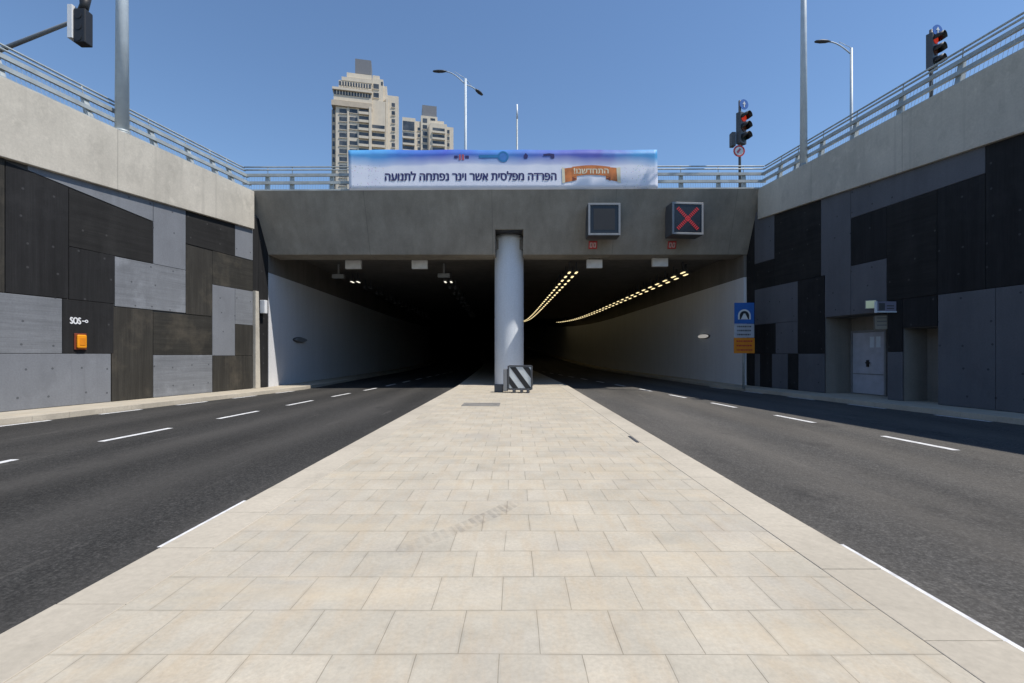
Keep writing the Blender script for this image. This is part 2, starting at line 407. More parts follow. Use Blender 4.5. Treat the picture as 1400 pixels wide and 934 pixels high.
g = MB(); g.poly([(-3000,-3000,-.9),(3000,-3000,-.9),(3000,3000,-.9),(-3000,3000,-.9)], [(0,1,2,3)]); struct('ground', g, M['earth'])
struct('road', strip(lambda d: -17, lambda d: -.1, ROADZ), M['asphalt']); struct('road', strip(lambda d: -.1, lambda d: 17, ROADZ), M['asphaltr'])
ML, MR = -2.60, 2.42
KW = .40
struct('median_paving', strip(lambda d: ML+KW+.003, lambda d: MR-KW-.003, -.003, thick=.4), M['paver'])
def kerb_run(a, b, ds):
    mb = MB()
    for i in range(len(ds)-1):
        p, q = ds[i]+.0025, ds[i+1]-.0025
        j = random.uniform(-.004, .004)
        b0, z0 = bend(p); b1, z1 = bend(q)
        c = lambda d, bb, z: [(a(d)+bb, d), (b(d)+bb, d)]
        (xa0, y0), (xb0, _) = c(p, b0, 0); (xa1, y1), (xb1, _) = c(q, b1, 0)
        mb.hexa([(xa0,y0,-.5+z0),(xb0,y0,-.5+z0),(xb1,y1,-.5+z1),(xa1,y1,-.5+z1)],
                [(xa0,y0,j*.3+z0),(xb0,y0,j*.3+z0),(xb1,y1,j*.3+z1),(xa1,y1,j*.3+z1)])
    return mb
kd = [-20+.8*i for i in range(int(100/.8))]
kdl = [x+.35 for x in kd]
struct('median_kerb', kerb_run(lambda d: ML, lambda d: ML+KW, kdl), M['kerb'], bevel=.006)
struct('median_kerb', kerb_run(lambda d: MR-KW, lambda d: MR, kd), M['kerb'], bevel=.006)
DSW = [-40, -20, 0, 5, 10, 12, 14, 16, 18, 20, 21.5, 25, 30, 36, 42, 48, 54, 60, 66, 72, 78, 84, 90, 97, 104]
struct('footway', strip(lambda d: -17, lambda d: EL(d)-.2, -.003, ds=DSW, thick=.4), M['paver2'])
struct('footway', strip(lambda d: ER(d)+.2, lambda d: 17, -.003, ds=DSW, thick=.4), M['paver2'])
struct('footway_kerb', kerb_run(lambda d: EL(d)-.2, EL, [x for x in kd if x > -18]), M['kerb'], bevel=.006)
struct('footway_kerb', kerb_run(ER, lambda d: ER(d)+.2, [x for x in kd if x > -18]), M['kerb'], bevel=.006)

# painted dashes, each one a thing of its own colour but part of the road surface
LX = lambda d: -7.38+.07*(max(d, 8.65)-8.65)
RX = lambda d: 7.15-.107*(d-7.86)
def dash(xf, d0, d1, width):
    mb = MB(); z = ROADZ+.004
    n = 4; pts = []
    for i in range(n+1):
        d = d0+(d1-d0)*i/n; bx, bz = bend(d)
        pts += [(xf(d)-width/2+bx, d, z+bz), (xf(d)+width/2+bx, d, z+bz)]
    mb.poly(pts, [(2*i,2*i+1,2*i+3,2*i+2) for i in range(n)])
    struct('lane_marking', mb, M['line'])
for k in range(-4, 12): dash(LX, 8.65+3.08*k, 8.65+3.08*k+1.6, .13)
for k in range(-4, 12): dash(RX, 7.86+3.18*k, 7.86+3.18*k+1.38, .13)
for k in range(-4, 5): dash(lambda d: EL(d)+.13, 10.3+2.3*k, 10.3+2.3*k+1.15, .12)
for k in range(-4, 5): dash(lambda d: ER(d)-.14, 11.19+2.7*k, 11.19+2.7*k+1.3, .12)
dash(lambda d: ML-.211, 3.9, 5.15, .13); dash(lambda d: MR+.194, 2.0, 3.96, .13)

# upper street level either side of the cutting and over the tunnel
def upper(pts, z0, z1, name): mb = MB(); mb.xy(pts, z0, z1); return struct(name, mb, M['asphalt'])
upper([(XL(-30)-.5,-30),(XL(20.7)-.5,20.7),(-400,20.7),(-400,-30)], 7.4, 8.05, 'upper_street')
upper([(XR(-30)+.5,-30),(400,-30),(400,22.0),(XR(22)+.5,22.0)], 7.4, 8.35, 'upper_street')
mb = MB(); mb.hexa([(-400,21.6,7.6),(400,22.7,7.6),(400,1500,7.6),(-400,1500,7.6)], [(-400,21.6,8.0),(400,22.7,8.3),(400,1500,8.3),(-400,1500,8.0)])
struct('upper_street', mb, M['asphalt'])

# ------------------------------------------------------------------ retaining walls
def wall(side, label):
    if side < 0:
        o = thing('retaining_wall', label, 'wall', (XL(12), 12, 0), -math.atan(.2)); k = math.hypot(1,.2); sg = 1
        top, b0, b1, dA, dB = 8.2, 6.25, 6.64, 11.94, 20.3; end = 20.25
    else:
        o = thing('retaining_wall', label, 'wall', (XR(12), 12, 0), math.atan(.141)); k = math.hypot(1,.141); sg = -1
        top, b0, b1, dA, dB = 8.73, 6.73, 7.42, 11.7, 21.9; end = 21.5
    s = lambda d: (d-12)*k
    pb = lambda d: b0+(b1-b0)*(d-dA)/(dB-dA)
    return o, s, sg, top, pb, end
def panel(parent, s, sg, d0, d1, z0, z1, mat, poly=None, label=None, proud=.05):
    g = .006
    pts = poly and [(s(d), z) for d, z in poly] or [(s(d0)+g, z0+g), (s(d1)-g, z0+g), (s(d1)-g, z1-g), (s(d0)+g, z1-g)]
    p = proud+random.uniform(-.004, .004)
    mb = MB(); mb.yz(pts, 0.002*sg, p*sg); return obj('wall_panel', mb, M[mat], parent, bevel=.008, label=label)
PT = 7.9
Lw, s, sg, top, pb, end = wall(-1, 'sunlit retaining wall of grey and black panels with an orange box, on the left')
core = MB(); core.yz([(s(-30),-.5),(s(21.25),-.5),(s(21.25),7.3),(s(-30),7.3)], -.6, 0); obj('wall_core', core, M['core'], Lw)
par = MB(); par.yz([(s(-30),pb(-2)),(s(5),pb(5)),(s(end),pb(end)),(s(end),top),(s(-30),top)], -.45, .16); obj('parapet', par, M['parapet'], Lw, bevel=.015)
TT = 7.2
pp = [  # d0, d1, z0, z1, material
 (10.3,13.26,1.44,2.94,'paleb'), (10.3,14.55,.0,1.44,'pale'), (10.3,12.01,2.94,TT,'brown'),
 (13.26,14.63,1.44,2.94,'dark'), (13.42,14.66,2.94,4.40,'dark'),
 (15.89,17.10,4.38,TT,'pale'), (14.66,17.10,2.87,4.38,'paleb'), (14.57,15.89,0,2.86,'brown'),
 (15.89,18.24,1.40,2.83,'brownh'), (15.89,18.24,0,1.40,'paleb'), (17.10,18.24,2.84,5.30,'brown'),
 (17.10,19.34,5.32,TT,'darkh'), (18.24,20.30,4.05,5.32,'brownh'), (19.34,20.30,5.34,TT,'pale'),
 (18.24,19.34,1.37,4.05,'pale'), (19.34,20.30,2.63,4.05,'paleb'), (19.34,20.30,1.37,2.63,'brown'),
 (18.24,19.75,0,1.37,'brown'), (19.75,20.30,0,1.37,'brown'), (20.62,21.2,0,7.2,'dark'), (20.3,20.62,4.1,7.2,'dark'),
 (4,10.3,0,1.44,'dark'), (6,10.3,1.44,4.4,'brown'), (4,10.3,4.4,6.2,'paleb'), (-8,4,0,3,'pale'), (-8,6,3,6.0,'darkh'), (-8,4,1.44,4.4,'brown'), (-20,-8,0,6,'brown')]
for p in pp[:-2]+pp[-1:]:
    panel(Lw, s, sg, *p, label='pale grey wall panel' if p[4].startswith('pale') else 'dark wall panel')
panel(Lw, s, sg, 0,0,0,0, 'dark', [(12.02,2.95),(13.41,2.95),(13.41,6.02),(12.46,6.13),(12.02,6.20)], 'dark wall panel')
panel(Lw, s, sg, 0,0,0,0, 'darkh', [(13.43,4.41),(15.88,4.39),(15.88,5.74),(13.43,6.01)], 'dark wall panel')
panel(Lw, s, sg, 0,0,0,0, 'pale', [(12.48,6.15),(15.88,5.77),(15.88,TT),(12.48,TT)], 'pale grey tapering wall panel')
pl = MB(); pl.yz([(s(20.32),0),(s(20.60),0),(s(20.50),4.08),(s(20.32),4.08)], .002, .16); obj('pilaster', pl, M['parapet'], Lw, bevel=.01)

Rw, s2, sg2, top2, pb2, end2 = wall(1, 'shaded retaining wall of black and grey panels with a door recess, on the right')
core = MB()
def cseg(d0, d1, z0, z1, x1=.6): core.yz([(s2(d0),z0),(s2(d1),z0),(s2(d1),z1),(s2(d0),z1)], 0, x1)
cseg(17.82,22.5,-.5,7.9); cseg(15.31,17.82,2.75,7.9); cseg(14.77,15.31,-.5,7.9); cseg(13.74,14.77,2.2,7.9); cseg(-30,13.74,-.5,7.9)
obj('wall_core', core, M['core'], Rw)
par = MB(); par.yz([(s2(-30),pb2(-2)),(s2(5),pb2(5)),(s2(end2),pb2(end2)),(s2(end2),top2),(s2(-30),top2)], -.16, .45); obj('parapet', par, M['parapet'], Rw, bevel=.015)
rc = MB()                                               # linings of the two recesses
for d0, d1, zt, dep in ((15.31,17.82,2.75,1.05), (13.74,14.77,2.2,.8)):
    rc.yz([(s2(d1)-.003,0),(s2(d1)+.15,0),(s2(d1)+.15,zt),(s2(d1)-.003,zt)], .005, dep)
    rc.yz([(s2(d0)-.15,0),(s2(d0)+.003,0),(s2(d0)+.003,zt),(s2(d0)-.15,zt)], .005, dep)
    rc.yz([(s2(d0)-.15,-.1),(s2(d1)+.15,-.1),(s2(d1)+.15,zt+.1),(s2(d0)-.15,zt+.1)], dep+.003, dep+.2)
    rc.yz([(s2(d0)-.15,zt-.003),(s2(d1)+.15,zt-.003),(s2(d1)+.15,zt+.12),(s2(d0)-.15,zt+.12)], .61, dep)
obj('recess_lining', rc, M['recess'], Rw)
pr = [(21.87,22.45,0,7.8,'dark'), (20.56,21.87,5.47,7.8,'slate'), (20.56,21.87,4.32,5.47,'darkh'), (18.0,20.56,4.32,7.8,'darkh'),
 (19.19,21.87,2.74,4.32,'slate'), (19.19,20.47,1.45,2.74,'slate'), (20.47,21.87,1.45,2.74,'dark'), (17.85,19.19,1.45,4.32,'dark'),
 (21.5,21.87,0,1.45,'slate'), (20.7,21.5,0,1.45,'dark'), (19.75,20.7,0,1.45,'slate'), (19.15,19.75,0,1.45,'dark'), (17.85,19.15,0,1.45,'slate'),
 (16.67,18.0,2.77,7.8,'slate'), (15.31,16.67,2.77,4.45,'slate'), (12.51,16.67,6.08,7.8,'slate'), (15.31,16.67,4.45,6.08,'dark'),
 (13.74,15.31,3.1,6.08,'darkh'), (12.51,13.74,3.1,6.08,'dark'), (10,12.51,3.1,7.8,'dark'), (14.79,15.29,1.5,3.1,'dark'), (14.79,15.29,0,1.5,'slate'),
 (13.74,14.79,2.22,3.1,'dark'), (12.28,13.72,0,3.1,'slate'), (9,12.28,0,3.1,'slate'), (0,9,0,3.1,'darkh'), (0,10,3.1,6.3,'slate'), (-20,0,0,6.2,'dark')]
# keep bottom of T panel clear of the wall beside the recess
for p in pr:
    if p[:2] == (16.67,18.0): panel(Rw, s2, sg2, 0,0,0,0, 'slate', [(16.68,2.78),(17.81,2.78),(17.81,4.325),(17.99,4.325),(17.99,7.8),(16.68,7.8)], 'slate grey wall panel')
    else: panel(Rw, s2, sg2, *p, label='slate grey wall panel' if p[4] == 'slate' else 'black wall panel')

# ------------------------------------------------------------------ portal and tunnel
TLa, TRa = Vector((-10.97,20.2,8.225)), Vector((10.95,21.4,8.73))
BLa, BRa = Vector((-10.80,21.2,5.78)), Vector((10.68,22.4,6.03))
Pt = thing('tunnel_portal', 'grey concrete bridge beam over the tunnel mouth, carrying the banner', 'bridge', (0, 21, 0))
def rel(p, o): return Vector(p)-o.location
ext = lambda a, b, t: a+(b-a)*t
tl, tr, bl, br = ext(TLa,TRa,-.03), ext(TLa,TRa,1.03), ext(BLa,BRa,-.03), ext(BLa,BRa,1.03)
mb = MB()
def bpt(t, e, b):                                       # t along the beam, e: 0 bottom edge .. 1 top edge, b: 1 = back
    p = BLa.lerp(BRa, t).lerp(TLa.lerp(TRa, t), e)
    return rel(p+Vector((0, (1.2+e) if b else 0, 0)), Pt)
xt = lambda x: (x+10.9)/21.7
NT = (-.03, xt(-.257-.625), xt(-.257+.625), 1.03); EN = .40
for a, b, e0 in ((NT[0],NT[1],0),(NT[1],NT[2],EN),(NT[2],NT[3],0)):   # a pocket is left open for the column
    mb.hexa([bpt(a,e0,0),bpt(b,e0,0),bpt(b,e0,1),bpt(a,e0,1)], [bpt(a,1,0),bpt(b,1,0),bpt(b,1,1),bpt(a,1,1)])
obj('beam', mb, M['lintel'], Pt)
Tn = thing('tunnel', 'dark road tunnel curving left behind the bridge beam, pale lower walls', 'tunnel', (0, 22, 0))
DT = [d for d in DS if d >= 22]
DT[0] = 21.26
def tshell(xf, z0, z1, thick, out):
    mb = MB(); n = len(DT); pts = []
    for d in DT:
        bx, bz = bend(d); x = xf(d)+bx
        for xx, zz in ((x,z0),(x+out*thick,z0),(x+out*thick,z1),(x,z1)): pts.append((xx, d-22, zz+bz))
    f = []
    for i in range(n-1):
        a = 4*i
        for k in range(4): f.append((a+k, a+(k+1)%4, a+4+(k+1)%4, a+4+k))
    f += [(0,1,2,3), tuple(4*(n-1)+k for k in range(4))]
    mb.poly(pts, f); return mb
TLx = lambda d: -10.78
TRx = lambda d: 10.62 if d > 23 else 10.62
obj('tunnel_wall', tshell(TLx, -.4, 5.0, .5, -1), M['twhite'], Tn); obj('upper_wall', tshell(lambda d: TLx(d)+.0, 5.003, 7.0, .5, -1), M['tblack'], Tn)
DT[0] = 22.5
obj('tunnel_wall', tshell(TRx, -.4, 5.0, .5, 1), M['twhite'], Tn); obj('upper_wall', tshell(lambda d: TRx(d)-.0, 5.003, 7.0, .5, 1), M['tblack'], Tn)
DT[0] = 25
obj('dividing_wall', tshell(lambda d: -.55, -.3, 7.0, .6, 1), M['tblack'], Tn)
DT[0] = 22.3
mb = MB(); n = len(DT); pts = []
for d in DT:
    bx, bz = bend(d)
    for xx in (-11.3, 11.3):
        for zz in (6.25, 6.7): pts.append((xx+bx, d-22, zz+bz))
f = []
for i in range(n-1):
    a = 4*i; f += [(a,a+2,a+6,a+4), (a+1,a+5,a+7,a+3), (a,a+4,a+5,a+1), (a+2,a+3,a+7,a+6)]
f += [(0,1,3,2), (4*n-4,4*n-2,4*n-1,4*n-3)]
mb.poly(pts, f); obj('ceiling', mb, M['tblack'], Tn)
bx, bz = bend(150); mb = MB(); mb.box(-13+bx, 13+bx, 128.2, 128.6, bz-1, bz+8); obj('end_wall', mb, M['tblack'], Tn)

# tunnel lamps
lamp_mb = MB(); lamp_mb.box(-.10,.10,-.25,.25,.02,.12,0); lamp_mb.box(-.050,.050,-.24,.24,-.010,.018,1); lamp_mb.box(-.02,.02,-.1,.1,.14,.55,0)
def lamp_row(x0, d0, d1, step, gap, label, group, glow, stagger=.0):
    first = None; d = d0
    while d < d1:
        for sd_ in (-1, 1):
            dd = d+(stagger if sd_ > 0 else 0)
            bx, bz = bend(dd)
            if first is None: o = first = obj('tunnel_lamp', lamp_mb, [M['darkgrey'], M[glow]]); tag(o, label, 'lamp', group)
            else: o = first.copy(); COL.objects.link(o)
            o.location = (x0+bx+sd_*gap/2, dd, 5.62+bz)
            sl = (bend(dd+.5)[1]-bend(dd-.5)[1]); hd = (bend(dd+.5)[0]-bend(dd-.5)[0])
            o.rotation_euler = (math.atan(sl), 0, -math.atan(hd))
        d += step
lamp_row(8.95, 25.0, 74, 1.35, .40, 'small lit yellow lamp in the twin row over the outer lane of the right tunnel', 'lamps over the outer lane of the right tunnel', 'lamp', .67)
lamp_row(3.08, 25.0, 74, 1.35, .36, 'small lit yellow lamp in the twin row beside the column, right tunnel', 'lamps beside the dividing wall of the right tunnel', 'lamp', 0)
for x0, nm in ((-9.05, 'near the left tunnel wall'), (-3.65, 'left of the round column')):
    lamp_row(x0, 28.2, 28.5, 1.0, .34, 'one of a pair of single lit lamps '+nm, 'lit lamp pair '+nm, 'lampdim')
    lamp_row(x0, 31.0, 60, 3.0, .34, 'unlit lamp in the dim row '+nm, 'unlit lamps '+nm, 'grey')

# white panels hung just inside the mouth, dim fittings behind them
nms = ['white rectangular box under the beam, nearest the left tunnel wall', 'white rectangular box under the beam, left of the column', 'white rectangular box under the beam, below the blank lane screen', 'white rectangular box under the beam, near the red cross screen']
base = None
for (px, py), lb in zip(((483.5,362),(574,362),(812.5,361),(902,359)), nms):
    p = at(px, py, 23.0)
    if base is None:
        base = thing('hanging_box', lb, 'hanging box', p, 0, 'white boxes under the beam')
        b_ = MB(); b_.box(-.37,.37,-.1,.1,-.2,.2); obj('case', b_, M['white'], base, bevel=.015)
        b_ = MB(); b_.box(-.25,-.21,-.02,.02,.2,.7); b_.box(.21,.25,-.02,.02,.2,.7); obj('bracket', b_, M['darkgrey'], base)
    else:
        o = dup(base); o.location = p; o['label'] = lb
for px, py, lb in ((463,378,'dim grey ceiling fitting behind the white box near the left tunnel wall'), (607,377,'dim grey ceiling fitting behind the white box beside the column')):
    b_ = MB(); b_.box(-.3,.3,-.12,.12,-.1,.1); b_.box(-.04,.04,-.04,.04,.1,.62); o = obj('ceiling_fitting', b_, M['grey']); o.location = at(px, py, 25); tag(o, lb, 'ceiling fitting')
# oval wall lamps
for px, sgn, m_, lb in ((965,1,'oval','lit pale oval lamp on the right tunnel wall'), (416,-1,'grey','dark oval lamp on the left tunnel wall')):
    d = 26.7 if sgn > 0 else 24.4
    x = (TRx(d) if sgn > 0 else TLx(d))+bend(d)[0]
    t_ = thing('wall_lamp', lb, 'wall lamp', (x, d, 2.42 if sgn > 0 else 2.15))
    b_ = MB(); b_.disc((0,0,0), .40, (-sgn,0,0), 24, .06); o = obj('back_plate', b_, M['darkgrey'], t_); o.scale = (1,1.75,.34)
    b_ = MB(); b_.disc((-sgn*.06,0,0), .36, (-sgn,0,0), 24, .12); o = obj('cover', b_, M[m_], t_, bevel=.03); o.scale = (1,1.75,.28)

# ------------------------------------------------------------------ column, hazard board, block, cover
Cc = thing('round_column', 'round pale blue column under the beam at the end of the median', 'column', (-.27, 22.78, 0))
b_ = MB(); b_.tube([(0,0,-.2+7.1*k/40) for k in range(41)], .68, 96); sh_ = obj('shaft', b_, M['column'], Cc); sh_.cycles.shadow_terminator_geometry_offset = 0.0; sh_.cycles.shadow_terminator_offset = 0.0
b_ = MB(); b_.box(-.60,.60,-1.30,.2,6.90,6.925); obj('soffit_shade', b_, M['blackm'], Cc)  # black sheet added in the beam pocket, stands in for shade on its soffit
bp = at(711, 537, 18.0)
H = thing('hazard_board', 'black and white diagonal striped hazard board standing before the column', 'hazard board', (bp.x, 18.0, 0), math.radians(-6))
b_ = MB(); b_.box(-.41,.41,-.03,.03,.16,.96); obj('board', b_, M['haz_white'], H, bevel=.02)
st = MB()
def clip_stripe(x0):                                     # a stripe leaning top-left to bottom-right, clipped to the board
    import itertools
    poly = [(x0, .95), (x0+.22, .95), (x0+.80, .17), (x0+.58, .17)]
    def clip(poly, f):
        out = []
        for i in range(len(poly)):
            a, b = poly[i], poly[(i+1)%len(poly)]; fa, fb = f(a), f(b)
            if fa >= 0: out.append(a)
            if fa*fb < 0: t = fa/(fa-fb); out.append((a[0]+(b[0]-a[0])*t, a[1]+(b[1]-a[1])*t))
        return out
    poly = clip(poly, lambda p: p[0]+.40); poly = clip(poly, lambda p: .40-p[0]); return poly
for x0 in (-.86, -.38, .10):
    p_ = clip_stripe(x0)
    if len(p_) > 2: st.xz(p_, -.036, -.031)
obj('black_stripe', st, M['blackm'], H)
b_ = MB(); b_.box(-.46,-.415,-.06,.06,.12,1.0); b_.box(.415,.46,-.06,.06,.12,1.0); b_.box(-.415,.415,-.05,.05,.965,1.02); b_.box(-.415,.415,-.05,.05,.1,.155); obj('frame', b_, M['darkgrey'], H, bevel=.01)
b_ = MB(); b_.box(-.62,-.47,-.05,.3,.05,.88); b_.box(-.5,.4,.08,.32,.1,.75); obj('counterweight', b_, M['grey'], H, bevel=.02)
for x in (-.22,.06,.30): b_ = MB(); b_.box(x-.045,x+.045,-.16,.2,.0,.13); obj('foot', b_, M['darkgrey'], H, bevel=.01)
b_ = MB(); b_.box(-.165,.165,-.15,.15,0,.29); o = obj('concrete_block', b_, M['darkgrey'], bevel=.02); p = at(682,536,18.35); o.location = (p.x,18.35,0); tag(o, 'small dark grey block standing at the foot of the round column', 'block')
b_ = MB(); b_.box(-.53,.53,-.42,.42,-.03,.006); b_.box(-.45,-.35,-.05,.05,.006,.012); b_.box(.35,.45,-.05,.05,.006,.012)
o = obj('access_cover', b_, M['recess'], bevel=.004); p = at(658,553,13.75); o.location = (p.x,13.75,0); tag(o, 'flat grey rectangular access cover set in the median paving', 'access cover')
b_ = MB(); b_.box(-.022,.022,-.30,.30,-.02,.005); o = obj('drain_slot', b_, M['darkgrey']); o.location = ((866-VX)*8.1/F, 8.1, 0); tag(o, 'short dark slot between pavers near the right median kerb', 'drain slot')

# ------------------------------------------------------------------ railings
def make_railing(label, P, posts, ends, lean, group='steel railings along the cutting'):
    """P(t, out, up) -> world point; rails are polylines through the given ends"""
    c = P(ends[0], 0, 0); T = thing('railing', label, 'railing', c, 0, group)
    R = lambda t, o, u: P(t, o, u)-c
    def poly(o, u): return [R(t, o, u) for t in ends]
    for u, o in ((1.12,lean*1.35),(.99,lean*1.2)):
        b_ = MB(); b_.tube(poly(o, u), .030, 8); obj('handrail', b_, M['galv'], T)
    for u, o in ((.74,lean*.9-.05),(.40,lean*.5-.06)):
        b_ = MB(); q = poly(o, u)
        for a, b2 in zip(q, q[1:]): b_.bar(a, b2, .08, .115)
        obj('rail', b_, M['galv'], T)
    b_ = MB(); q = poly(-.03, .09)
    for a, b2 in zip(q, q[1:]): b_.bar(a, b2, .05, .055)
    obj('bottom_rail', b_, M['galv'], T)
    for t in posts:
        b_ = MB(); e = .075
        def pr_(t, o, u): return R(t, o, u)
        b_.hexa([pr_(t-e,-.02,0),pr_(t+e,-.02,0),pr_(t+e,.16,0),pr_(t-e,.16,0)], [pr_(t-e,lean-.01,.80),pr_(t+e,lean-.01,.80),pr_(t+e,lean+.07,.80),pr_(t-e,lean+.07,.80)])
        b_.hexa([pr_(t-.11,-.06,0),pr_(t+.11,-.06,0),pr_(t+.11,.2,0),pr_(t-.11,.2,0)], [pr_(t-.11,-.06,.025),pr_(t+.11,-.06,.025),pr_(t+.11,.2,.025),pr_(t-.11,.2,.025)])
        b_.tube([pr_(t,lean+.02,.78),pr_(t,lean*1.35,1.12)], .016, 6)
        obj('post', b_, M['galv'], T)
    b_ = MB(); t = ends[0]; tot = ends[-1]
    while t < tot:
        b_.bar(R(t, .01, .10), R(t, lean*.9+.01, .74), .006, .006); t += .11
    obj('wire_infill', b_, M['wire'], T)
    return T
nL = Vector((-1,.2,0)).normalized(); nR = Vector((1,.141,0)).normalized()
PL = lambda d, o, u: Vector((XL(d),d,8.205+u))+nL*(.12+o)
PR = lambda d, o, u: Vector((XR(d),d,8.735+u))+nR*(.12+o)
make_railing('grey steel railing on the sunlit parapet, left', PL, [-4,-2,0,2,4,6,8.1,10.1,12.1,14.16,16.2,17.6,18.7,19.5], [-5,0,6,12,16,19,20.1,20.47], .30)
make_railing('grey steel railing on the shaded parapet, right', PR, [-4,-2,0,2,4,6,8,9.8,11.6,13.35,15.1,16.8,18.3,19.6,20.6], [-5,0,6,12,16,19,21.3,21.68], .16)
dk = (TRa-TLa); dkl = dk.length; dku = dk/dkl
PD = lambda t, o, u: TLa+dku*t+Vector((-dku.y,dku.x,0))*(.25+o)+Vector((0,0,u+.005))
def t_at(px): # position along the beam edge for a photo column
    k = (px-VX)/F; return (k*TLa.y-TLa.x)/(dku.x-k*dku.y)
make_railing('grey steel railing along the beam over the tunnel, behind the banner', PD, [t_at(x) for x in (361,395,450,505,560,612,664,716,768,822,878,935,987,1022)], [-.45,.5,6,12,18,dkl-.5,dkl+.24], .08)

# ------------------------------------------------------------------ banner
t0, t1 = t_at(477), t_at(900); bw = t1-t0; bh = 1.70
bo = PD((t0+t1)/2, -.22, 0)+Vector((0,0,.01))
dang = math.atan2(dku.y, dku.x)
Bn = thing('banner', 'long white and blue banner with Hebrew lettering tied along the beam railing', 'banner', bo, dang); Bn.rotation_euler = (0, -math.asin(dku.z), dang)
m = NB('banner_print', .55)
x, y, z = m.sep(m.coord())
zz = m.math('DIVIDE', z, bh); xx = m.math('DIVIDE', m.math('ADD', x, bw/2), bw)
edge = m.math('ADD', zz, m.math('MULTIPLY', m.math('SUBTRACT', m.noise((.5,1,.5), 1.0, 2), .5), .25))
mask = m.ramp(edge, [(.60, 0), (.66, .40), (.74, .65), (.86, 1)])
blues = m.ramp(m.math('ADD', xx, m.math('MULTIPLY', m.math('SUBTRACT', m.noise((.7,1,1.5), 1.2, 3), .5), .25)), [(.0, (.10,.38,.70)), (.16, (.06,.22,.60)), (.30, (.055,.10,.50)), (.46, (.05,.22,.58)), (.66, (.07,.13,.50)), (.82, (.06,.075,.40)), (.97, (.05,.30,.62))])
lower = m.ramp(m.noise((.4,1,1), 1.5, 3), [(.3, (.70,.73,.84)), (.7, (.80,.82,.90))])
# confetti scattered at both ends
vo = m.n('ShaderNodeTexVoronoi'); vo.inputs['Scale'].default_value = 11; m.l(m.coord(), vo.inputs['Vector'])
dots = m.math('LESS_THAN', vo.outputs['Distance'], .22)
ends_ = m.ramp(m.math('ABSOLUTE', m.math('SUBTRACT', xx, .5)), [(.36, 0), (.42, 1), (.5, 1)])
lowz = m.math('LESS_THAN', zz, .62)
fac = m.math('MULTIPLY', m.math('MULTIPLY', dots, ends_), m.math('MULTIPLY', lowz, .55))
lower = m.mix(fac, lower, m.mix(.55, vo.outputs['Color'], (.25,.25,.3)))
c = m.mix(mask, lower, blues)
m.color(c); M['banner'] = m.mat
mb = MB(); nx = 90; nz = 8; pts = []
wav = lambda u, v: .014*math.sin(u*5.1)+.010*math.sin(u*11.7+v*4)+.012*math.sin(v*3+u)
for j in range(nz+1):
    for i in range(nx+1):
        u = -bw/2+bw*i/nx; v = bh*j/nz
        pts.append((u, wav(u, 0)*.22, v+.012*math.sin(u*2.2)*(j/nz)))
mb.poly(pts, [(j*(nx+1)+i, j*(nx+1)+i+1, (j+1)*(nx+1)+i+1, (j+1)*(nx+1)+i) for j in range(nz) for i in range(nx)], 0, True)
o = obj('sheet', mb, M['banner'], Bn); sm = o.modifiers.new('thickness', 'SOLIDIFY'); sm.thickness = .006; sm.offset = -1
bx_ = lambda px: t_at(px)-(t0+t1)/2
sz_ = bh/53.0
bz_ = lambda py: (258.3-py)*sz_
ROT = (math.radians(90), 0, 0); FY = -.011
heb = 'הפרדה מפלסית אשר וינר נפתחה לתנועה'
text_obj('lettering', heb[::-1], .50, M['navy'], Bn, ((bx_(527)+bx_(761))/2, FY, bz_(240)), ROT, width=bx_(761)-bx_(527), heavy=.016, ext=0)
def flat(name, polys, mat, y=FY, th=.002):
    b_ = MB()
    for p_ in polys: b_.xz([(bx_(a), bz_(b)) for a, b in p_], y-th, y)
    return obj(name, b_, M[mat], Bn)
def arc(pts_top, pts_bot): return list(pts_top)+list(reversed(pts_bot))
tops = [(783+k*52/8, 228.3-2.2*math.sin(math.pi*k/8)) for k in range(9)]; bots = [(783+k*52/8, 241.5-2.6*math.sin(math.pi*k/8)) for k in range(9)]
rib = []
for k in range(8): rib.append([tops[k], tops[k+1], bots[k+1], bots[k]])
b_ = MB()
for p_ in rib: b_.xz([(bx_(a), bz_(b)) for a, b in reversed(p_)], FY-.008, FY-.004)
rb = obj('ribbon', b_, M['ribbon'], Bn)
flat('ribbon_tail', [[(770,230.5),(771.5,239),(770,249.5),(789,246),(789,228.5)][::-1]], 'ribbon')
flat('ribbon_tail', [[(829,228.5),(829,245),(848,249),(846,239),(848,230)][::-1]], 'ribbon')
flat('ribbon_fold', [[(783,242),(783,247.5),(789,244)][::-1], [(829,244),(835,247.5),(835,242)][::-1]], 'ribbond', FY-.004)
flat('ribbon_edge', [[(769,229),(772.5,229.5),(773,249.5),(769,250)][::-1], [(843.5,229.5),(849,229),(849,250),(844.5,249)][::-1]], 'creamink', FY-.005)
text_obj('ribbon_lettering', 'התחדשנו!'[::-1], .34, M['creamink'], Bn, (bx_(809), FY-.012, bz_(233.7)), ROT, width=bx_(833)-bx_(786), heavy=.010, ext=0)
b_ = MB(); b_.disc((bx_(689),FY,bz_(214.5)), .235, (0,-1,0), 24, .004, 0, .165); obj('ring_logo', b_, M['teal'], Bn)
b_ = MB(); b_.disc((bx_(689),FY,bz_(214.5)), .16, (0,-1,0), 24, .001); obj('ring_logo_centre', b_, M['midblue'], Bn)
flat('logo', [[(717,213),(720,209.5),(723,213),(722,217),(718,217)][::-1]], 'navy')
flat('logo', [[(744,211),(752,210),(759,211),(759,216.5),(755,217),(753,213),(744,213)][::-1]], 'navy')
flat('logo', [[(656,212),(682,212),(682,216),(656,216)][::-1]], 'teal')
flat('logo', [[(622,213),(627,213),(627,216.5),(622,216.5)][::-1], [(637,213),(642,213),(642,217),(637,217)][::-1]], 'navy')
